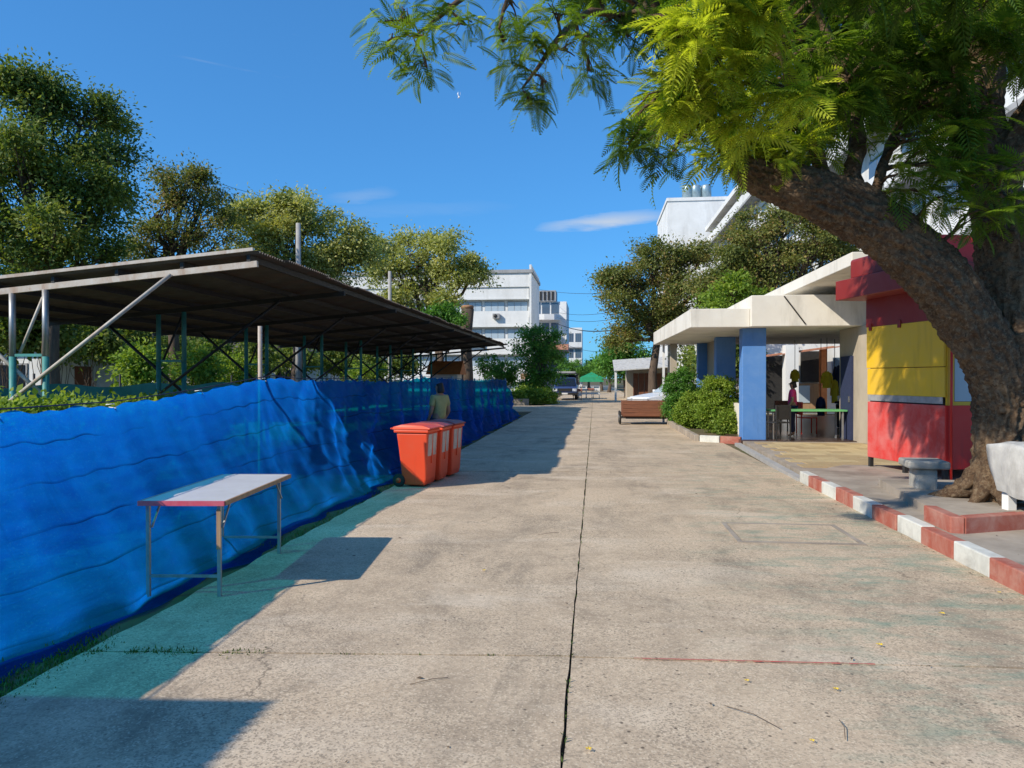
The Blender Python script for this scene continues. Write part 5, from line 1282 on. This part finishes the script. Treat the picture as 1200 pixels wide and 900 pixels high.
# shrubs behind the left part of the net
for i, (y, x) in enumerate(((6.0,-7.0),(6.9,-6.9),(7.8,-7.0),(8.7,-6.9),(9.5,-7.1),(7.3,-7.9),(8.3,-8.0),(9.2,-8.1),(10.3,-7.0),(11.2,-7.1),(12.2,-7.0))):
    rg = np.random.default_rng(120+i); h = 1.34 + rg.uniform(-0.06,0.08)
    bush('hedge_shrub', 'light green hedge shrub growing behind the near blue net', (x,y,0), [((x,y,h-0.35),(0.62,0.62,0.33)),((x+0.2,y-0.2,0.6),(0.5,0.5,0.45))], M['L_lime'], 'hedge shrubs behind the net', 90, 45, 0.13, 0.09, 120+i)

# ================================================================== THE BIG TREE
random.seed(9); rg = np.random.default_rng(77)
base = gnd(1167, 587, PZ+0.1)
big = thing('fern_leaved_tree', 'huge leaning tree with rough bark and ferny leaves over the kiosk', 'tree', tuple(base))
def smooth_path(pts, rad, n=7):
    P_, R_ = [], []; pts = [Vector(p) for p in pts]; m = len(pts)
    for i in range(m-1):
        p0, p1, p2, p3 = pts[max(i-1,0)], pts[i], pts[i+1], pts[min(i+2,m-1)]
        for k_ in range(n):
            t_ = k_/n
            P_.append(0.5*((2*p1)+(p2-p0)*t_+(2*p0-5*p1+4*p2-p3)*t_*t_+(3*p1-p0-3*p2+p3)*t_**3)); R_.append(rad[i]+(rad[i+1]-rad[i])*t_)
    P_.append(pts[-1]); R_.append(rad[-1]); return P_, R_
wood = MB(); limbs = []
from mathutils import noise as mno
def limb(lst, n=20, k_=7, keep=True):
    P_, R_ = smooth_path([q[0] for q in lst], [q[1] for q in lst], k_)
    n0 = len(wood.v); wood.tube(P_, R_, n); arc = random.uniform(0, 50)
    # craggy bark: furrows along the limb, knobs and ragged plates
    for i in range(len(P_)):
        if i: arc += (P_[i]-P_[i-1]).length
        for q in range(n):
            v = Vector(wood.v[n0+i*n+q]); d_ = v - P_[i]; r_ = max(R_[i], 1e-3); th = 2*math.pi*q/n
            c_ = Vector((math.cos(th)*r_, math.sin(th)*r_, arc*0.20))
            lump = mno.noise(c_*3.2 + Vector((0,0,arc)))*0.10
            fur = (1-abs(mno.noise(c_*13.0)))*0.085 - 0.072
            fine = mno.noise(Vector((c_.x, c_.y, arc*0.6))*24.0)*0.034 + mno.noise(Vector((c_.x, c_.y, arc))*55.0)*0.012
            sc_ = min(1.0, r_/0.12)
            wood.v[n0+i*n+q] = tuple(v + d_.normalized()*(r_*lump + (fur + fine)*sc_))
    if keep: limbs.extend(zip(P_[::max(1,k_//7)], R_[::max(1,k_//7)]))
    return P_
A = lambda x, y, d: at(x, y, d)
limb([(A(1166,602,8.57),0.36),(A(1166,582,8.57),0.25),(A(1170,530,8.6),0.26),(A(1176,480,8.62),0.30),(A(1176,430,8.65),0.33),(A(1168,395,8.65),0.30)], 110, 26, False)
limb([(A(1176,475,8.6),0.27),(A(1160,420,8.55),0.30),(A(1118,352,8.5),0.315),(A(1068,297,8.45),0.315),(A(1012,255,8.4),0.305),(A(958,230,8.4),0.27),(A(908,214,8.4),0.23),(A(868,192,8.4),0.15),(A(838,150,8.3),0.09),(A(808,95,8.1),0.06),(A(770,30,7.6),0.045),(A(720,-10,7.0),0.035)], 110, 36)
limb([(A(1188,440,8.7),0.32),(A(1188,370,8.8),0.33),(A(1180,310,8.9),0.32),(A(1170,250,9.0),0.30),(A(1156,190,9.1),0.27),(A(1148,120,9.2),0.24),(A(1156,50,9.3),0.22),(A(1170,-30,9.4),0.19),(A(1180,-140,9.3),0.14),(A(1150,-240,9.0),0.08)], 96, 30)
limb([(A(1156,240,9.0),0.26),(A(1190,170,8.9),0.24),(A(1240,100,8.7),0.2),(A(1310,20,8.4),0.14),(A(1370,-80,8.0),0.07)], 48, 18)
limb([(A(1146,190,9.1),0.14),(A(1110,130,9.2),0.11),(A(1065,80,9.3),0.085),(A(1020,10,9.3),0.07),(A(960,-60,9.2),0.05),(A(880,-120,9.0),0.04)], 16)
limb([(A(1006,250,8.4),0.16),(A(998,205,8.5),0.11),(A(1004,160,8.7),0.09),(A(985,90,9.0),0.07),(A(960,20,9.2),0.05),(A(930,-60,8.4),0.03)], 14)
limb([(A(965,232,8.4),0.13),(A(958,185,8.5),0.08),(A(935,130,8.7),0.06),(A(915,60,8.2),0.05),(A(890,-20,8.0),0.03)], 14)
limb([(A(1020,250,8.4),0.08),(A(1035,190,8.6),0.06),(A(1062,120,9.2),0.05),(A(1080,40,9.6),0.04)], 10)
limb([(A(770,40,7.2),0.05),(A(700,15,6.6),0.035),(A(660,40,6.3),0.026),(A(632,78,6.1),0.018),(A(612,105,6.0),0.008)], 10)
limb([(A(805,105,7.4),0.05),(A(740,-40,6.8),0.045),(A(640,-60,6.2),0.035),(A(555,-10,5.9),0.025),(A(520,18,5.8),0.015),(A(485,45,5.7),0.006)], 10)
limb([(A(640,-60,6.2),0.03),(A(600,-10,6.0),0.02),(A(585,35,5.95),0.01)], 8)
for k_, (dx, dy) in enumerate(((-0.30,-0.12),(-0.05,-0.42),(0.5,-0.4),(-0.5,0.35),(0.45,0.4))):      # root flare
    b0 = Vector(base); limb([(b0+Vector((dx*0.15,dy*0.15,0.42)),0.13),(b0+Vector((dx*0.45,dy*0.45,0.16)),0.12),(b0+Vector((dx*0.8,dy*0.8,0.02)),0.08),(b0+Vector((dx*1.2,dy*1.2,-0.06)),0.03)], 18, 7, False)
LP = np.array([tuple(p) for p, _ in limbs])

# feathery compound leaf: a drooping midrib with pinnae pairs
def frond_template(npair, droop, wide):
    q = []
    for i in range(npair):
        x = 0.10 + 0.90*i/(npair-1); z = -droop*x*x
        L = wide*math.sin(math.pi*(0.16+0.80*x))**0.8 ; W = 0.70/npair
        for s in (-1, 1):
            a = R(62 - 26*x); dx, dy = math.cos(a)*L, s*math.sin(a)*L
            px_, py_ = -math.sin(a)*W*0.5, s*math.cos(a)*W*0.5
            sag = -0.18*L
            q.append([(x-0.0, 0, z), (x+dx*0.45-px_, dy*0.45-py_, z+sag*0.25), (x+dx, dy, z+sag-droop*0.3*dx), (x+dx*0.45+px_, dy*0.45+py_, z+sag*0.25)])
    nseg = 3
    for i in range(nseg):
        a, b_ = i/nseg, (i+1)/nseg; w0 = 0.008
        q.append([(a,-w0,-droop*a*a),(b_,-w0,-droop*b_*b_),(b_,w0,-droop*b_*b_),(a,w0,-droop*a*a)])
    return np.array(q)
TPL = [frond_template(14, 0.25, 0.32), frond_template(16, 0.5, 0.27), frond_template(13, 0.8, 0.34), frond_template(17, 0.65, 0.22), frond_template(11, 0.35, 0.38)]
fr_V, fr_T = [], []
def fronds(anchor, outdir, n, length, tint, spread=0.9):
    n = int(n*1.3); length = length*0.80
    for _ in range(n):
        T_ = TPL[rg.integers(0, 5)]
        d_ = outdir + rg.normal(0, spread, 3); d_[2] = d_[2]*0.55 - 0.08; d_ /= np.linalg.norm(d_)+1e-6
        up_ = np.array([0,0,1.0]) + rg.normal(0, 0.25, 3); s_ = np.cross(up_, d_); s_ /= np.linalg.norm(s_)+1e-6; n_ = np.cross(d_, s_)
        L = length*rg.choice([0.45,0.7,0.9,1.0,1.2,1.4])*rg.uniform(0.85,1.15); a_ = anchor + rg.normal(0, 0.05, 3)
        V = a_ + L*(T_[...,0:1]*d_ + T_[...,1:2]*s_ + T_[...,2:3]*n_)
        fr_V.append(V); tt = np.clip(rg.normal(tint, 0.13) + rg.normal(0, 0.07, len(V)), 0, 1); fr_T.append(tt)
def cluster(px, py, d, rpx, na, nf, tint=0.5, length=0.42, out=None):
    c = np.array(at(px, py, d)); r = rpx*d/F
    j = np.argmin(((LP-c)**2).sum(1)); src = LP[j]
    P_ = branch(wood, src, c, min(0.03, limbs[j][1]*0.6), 0.012, 0.10, 5, 6, 0.04)
    for _ in range(na):
        u = rg.normal(0, 1, 3); u /= np.linalg.norm(u); a = c + u*r*np.array([1,1,0.85])*rg.uniform(0.35, 1.0)
        branch(wood, random.choice(P_[3:]), a, 0.009, 0.004, 0.08, 4, 3, 0.05)
        o = (a-c)/max(r,1e-3) + 0.5*(c-src)/max(np.linalg.norm(c-src), 0.2)
        if out is not None: o = o*0.5 + np.array(out)
        fronds(a, o, nf, length, tint)
LEFTDOWN = (-0.7, -0.45, -0.15)
# twigs over the road at the top of the picture
for (x, y, r) in ((470,22,30),(492,48,26),(455,50,16),(520,8,26),(545,30,14),(500,80,8)): cluster(x,y,5.75,r*0.8,4,5,0.6,0.23)
for (x, y, r) in ((600,8,26),(625,42,28),(606,78,26),(640,98,22),(632,60,24),(665,60,24),(655,18,26),(690,45,22),(590,50,18),(620,120,12)): cluster(x,y,6.1,r*0.8,4,5,0.6,0.23)
for (x, y, r) in ((715,25,26),(735,45,18),(745,10,26),(700,0,26),(690,85,8),(775,30,22)): cluster(x,y,6.7,r*0.9,4,5,0.35,0.26)
# mass left of the trunk, sunlight put into its brighter leaf tint
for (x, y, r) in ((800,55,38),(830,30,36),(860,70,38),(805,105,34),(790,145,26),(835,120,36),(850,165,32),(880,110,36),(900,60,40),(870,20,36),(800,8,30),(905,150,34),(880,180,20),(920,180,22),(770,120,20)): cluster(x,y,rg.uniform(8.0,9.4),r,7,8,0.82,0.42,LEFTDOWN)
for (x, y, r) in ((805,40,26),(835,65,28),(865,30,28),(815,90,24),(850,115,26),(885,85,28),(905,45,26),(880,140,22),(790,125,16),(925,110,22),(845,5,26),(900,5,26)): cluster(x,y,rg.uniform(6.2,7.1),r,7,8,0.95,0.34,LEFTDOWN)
for (x, y, r) in ((745,140,18),(760,165,20),(780,185,16),(735,170,12)): cluster(x,y,8.2,r,4,5,0.2,0.36)
# deeper parts to the right, shade put into their darker leaf tint
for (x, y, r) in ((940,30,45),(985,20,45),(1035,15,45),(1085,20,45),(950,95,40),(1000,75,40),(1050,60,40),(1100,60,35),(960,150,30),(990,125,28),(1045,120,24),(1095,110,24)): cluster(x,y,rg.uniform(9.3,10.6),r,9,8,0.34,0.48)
for (x, y, r) in ((1060,165,20),(1080,195,26),(1075,225,26),(1050,205,22),(1105,230,22),(1115,200,22)): cluster(x,y,8.2,r,4,6,0.6,0.38)
for (x, y, r) in ((1165,215,26),(1195,205,26),(1150,245,18),(1190,235,20),(1180,40,36),(1215,60,40),(1130,20,36)): cluster(x,y,8.1,r,4,6,0.5,0.40)
gaps = ((1045,128,26),(1168,95,30),(1150,160,22),(1005,185,34),(1035,205,20))
for _ in range(60):
    x, y = rg.uniform(925,1240), rg.uniform(-30,165)
    if any(math.hypot(x-a, y-b_) < c_ + 22 for a, b_, c_ in gaps): continue
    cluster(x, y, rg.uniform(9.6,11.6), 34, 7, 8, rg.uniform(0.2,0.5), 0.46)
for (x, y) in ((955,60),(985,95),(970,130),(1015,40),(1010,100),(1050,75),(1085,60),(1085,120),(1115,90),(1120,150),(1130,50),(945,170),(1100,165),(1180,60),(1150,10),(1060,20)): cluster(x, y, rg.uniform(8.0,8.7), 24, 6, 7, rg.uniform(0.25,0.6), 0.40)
# boughs above the frame that shade the kiosk
for (x, y, d) in ((700,-45,8.5),(730,-80,8.8),(760,-50,9.0),(720,-120,8.6),(770,-110,9.0),(800,-70,9.2),(690,-90,8.4),(745,-30,9.2),(800,-130,9.2)): cluster(x, y, d, 42, 9, 9, 0.5, 0.46)
# near boughs above the trunk, hanging just into the frame
for (x, y, d) in ((850,-20,6.3),(885,-35,6.8),(925,-25,6.9),(965,-30,7.0),(1005,-25,7.1),(1045,-25,7.3),(1085,-35,7.4),(1125,-30,7.5),(870,-80,6.4),(960,-90,6.9),(1050,-90,7.2),(1170,-20,7.6)): cluster(x, y, d, 32, 7, 7, 0.3, 0.40)
# crown above the frame
for _ in range(46):
    x, y, d = rg.uniform(960,1500), rg.uniform(-380,-20), rg.uniform(8.5,12.5); cluster(x,y,d,60,6,7,0.5,0.48)
for _ in range(5):
    x, y, d = rg.uniform(560,760), rg.uniform(-110,-40), rg.uniform(5.8,6.8); cluster(x,y,d,30,4,5,0.5,0.26)
V = np.concatenate(fr_V) - np.array(base); T_ = np.concatenate(fr_T)
link('crown', quads_mesh('crown', V, T_), M['L_big'], big)
wood.build('trunk', M['bark'], big, True)

# ================================================================== GRASS, FALLEN FLOWERS, TWIGS
rg = np.random.default_rng(5)
sp = []
for _ in range(2600): sp.append((rg.normal(-3.12,0.10), rg.uniform(2.6,4.4)+rg.normal(0,0.1), -0.02))
for _ in range(700):
    x = -3.1 + 1.15*rg.beta(1.2, 1.6)
    if math.sin(x*9)+math.sin(x*23+1) > -0.5: sp.append((x, 4.4+0.085*(x-JX)+rg.normal(0,0.035), -0.016))
for _ in range(90):
    x = rg.choice([-1.5,-1.2,-1.05,-0.6,-0.2]) + rg.normal(0,0.05); sp.append((x, 4.4+0.085*(x-JX)+rg.normal(0,0.006), -0.024))
y_ = rg.uniform(7,32,9000); 
for y in y_: 
    if math.sin(y*1.9)+math.sin(y*0.77+1)+rg.normal(0,0.4) > -0.2: sp.append((rg.normal(-3.08,0.09), y, -0.03))
for _ in range(300): sp.append((-0.14+rg.normal(0,0.004), rg.uniform(3,30), -0.012))
grass('verge_grass', 'short grass and weeds along the foot of the net and in joints', sp, M['L_grass'], 0.028)
sp = [(rg.uniform(-12,-4.4), rg.uniform(3,36), -0.03) for _ in range(7000)]
grass('lawn_grass', 'rough grass under the canopy behind the net', sp, M['L_grass'], 0.14, 4)
fme = MB(); 
for k_ in range(5):
    a = 2*math.pi*k_/5; b_ = a+0.5
    fme.add([(0,0,0.004),(0.014*math.cos(a-0.4),0.014*math.sin(a-0.4),0.010),(0.026*math.cos(a),0.026*math.sin(a),0.008),(0.014*math.cos(a+0.4),0.014*math.sin(a+0.4),0.012)],[(0,1,2,3)])
fm = fme.mesh('fallen_flower'); fm.materials.append(M['petal'])
for i, (x, y) in enumerate(((953,870),(981,809),(876,799),(567,669),(1032,757),(1172,695),(690,880),(1105,720))):
    p = gnd(x, y, 0.008); o = link('fallen_flower', fm, None, None, (p.x, p.y, 0.008)); o.rotation_euler = (0,0,i*1.3); s_ = rg.uniform(0.5,0.95); o.scale = (s_,)*3
    tag(o, 'small yellow fallen flower lying on the concrete road', 'flower', 'fallen flowers on the road')
for i, (x0, y0, x1, y1) in enumerate(((850,828,915,855),(985,845,992,868),(480,803,525,795),(630,627,655,624))):
    a, b_ = gnd(x0,y0,0.01), gnd(x1,y1,0.01); m_ = a.lerp(b_,0.5)+Vector((0.015,0.02,0.004))
    tag(MB().tube([a,m_,b_],0.0018,5).build('fallen_twig', M['twig']), 'thin dry twig lying on the concrete road', 'twig', 'fallen twigs on the road')
dl = MB().add([(-0.03,0,0.004),(0,-0.012,0.012),(0.034,0,0.004),(0,0.012,0.014)],[(0,1,2,3)]).mesh('dead_leaf'); dl.materials.append(M['twig'])
for i in range(90):
    x, y = (rg.uniform(-2.6,3.1), rg.uniform(3,11)) if i < 22 else ((rg.uniform(3.5,5), rg.uniform(6.2,11)) if i < 60 else (3.2-abs(rg.normal(0,0.12)), rg.uniform(5,12)))
    o = link('dead_leaf', dl, None, None, (x, y, PZ+0.004 if 22 <= i < 60 else 0.006)); o.rotation_euler = (0,0,rg.uniform(0,6)); s_ = rg.uniform(0.3,0.8); o.scale = (s_,)*3
    tag(o, 'small dry brown leaf lying on the open road concrete' if i < 22 else ('small dry brown leaf lying on the pavement' if i < 60 else 'small dry brown leaf blown against the foot of the kerb'), 'leaf', 'dead leaves on the road' if i < 22 else ('dead leaves on the pavement' if i < 60 else 'dead leaves along the kerb'))
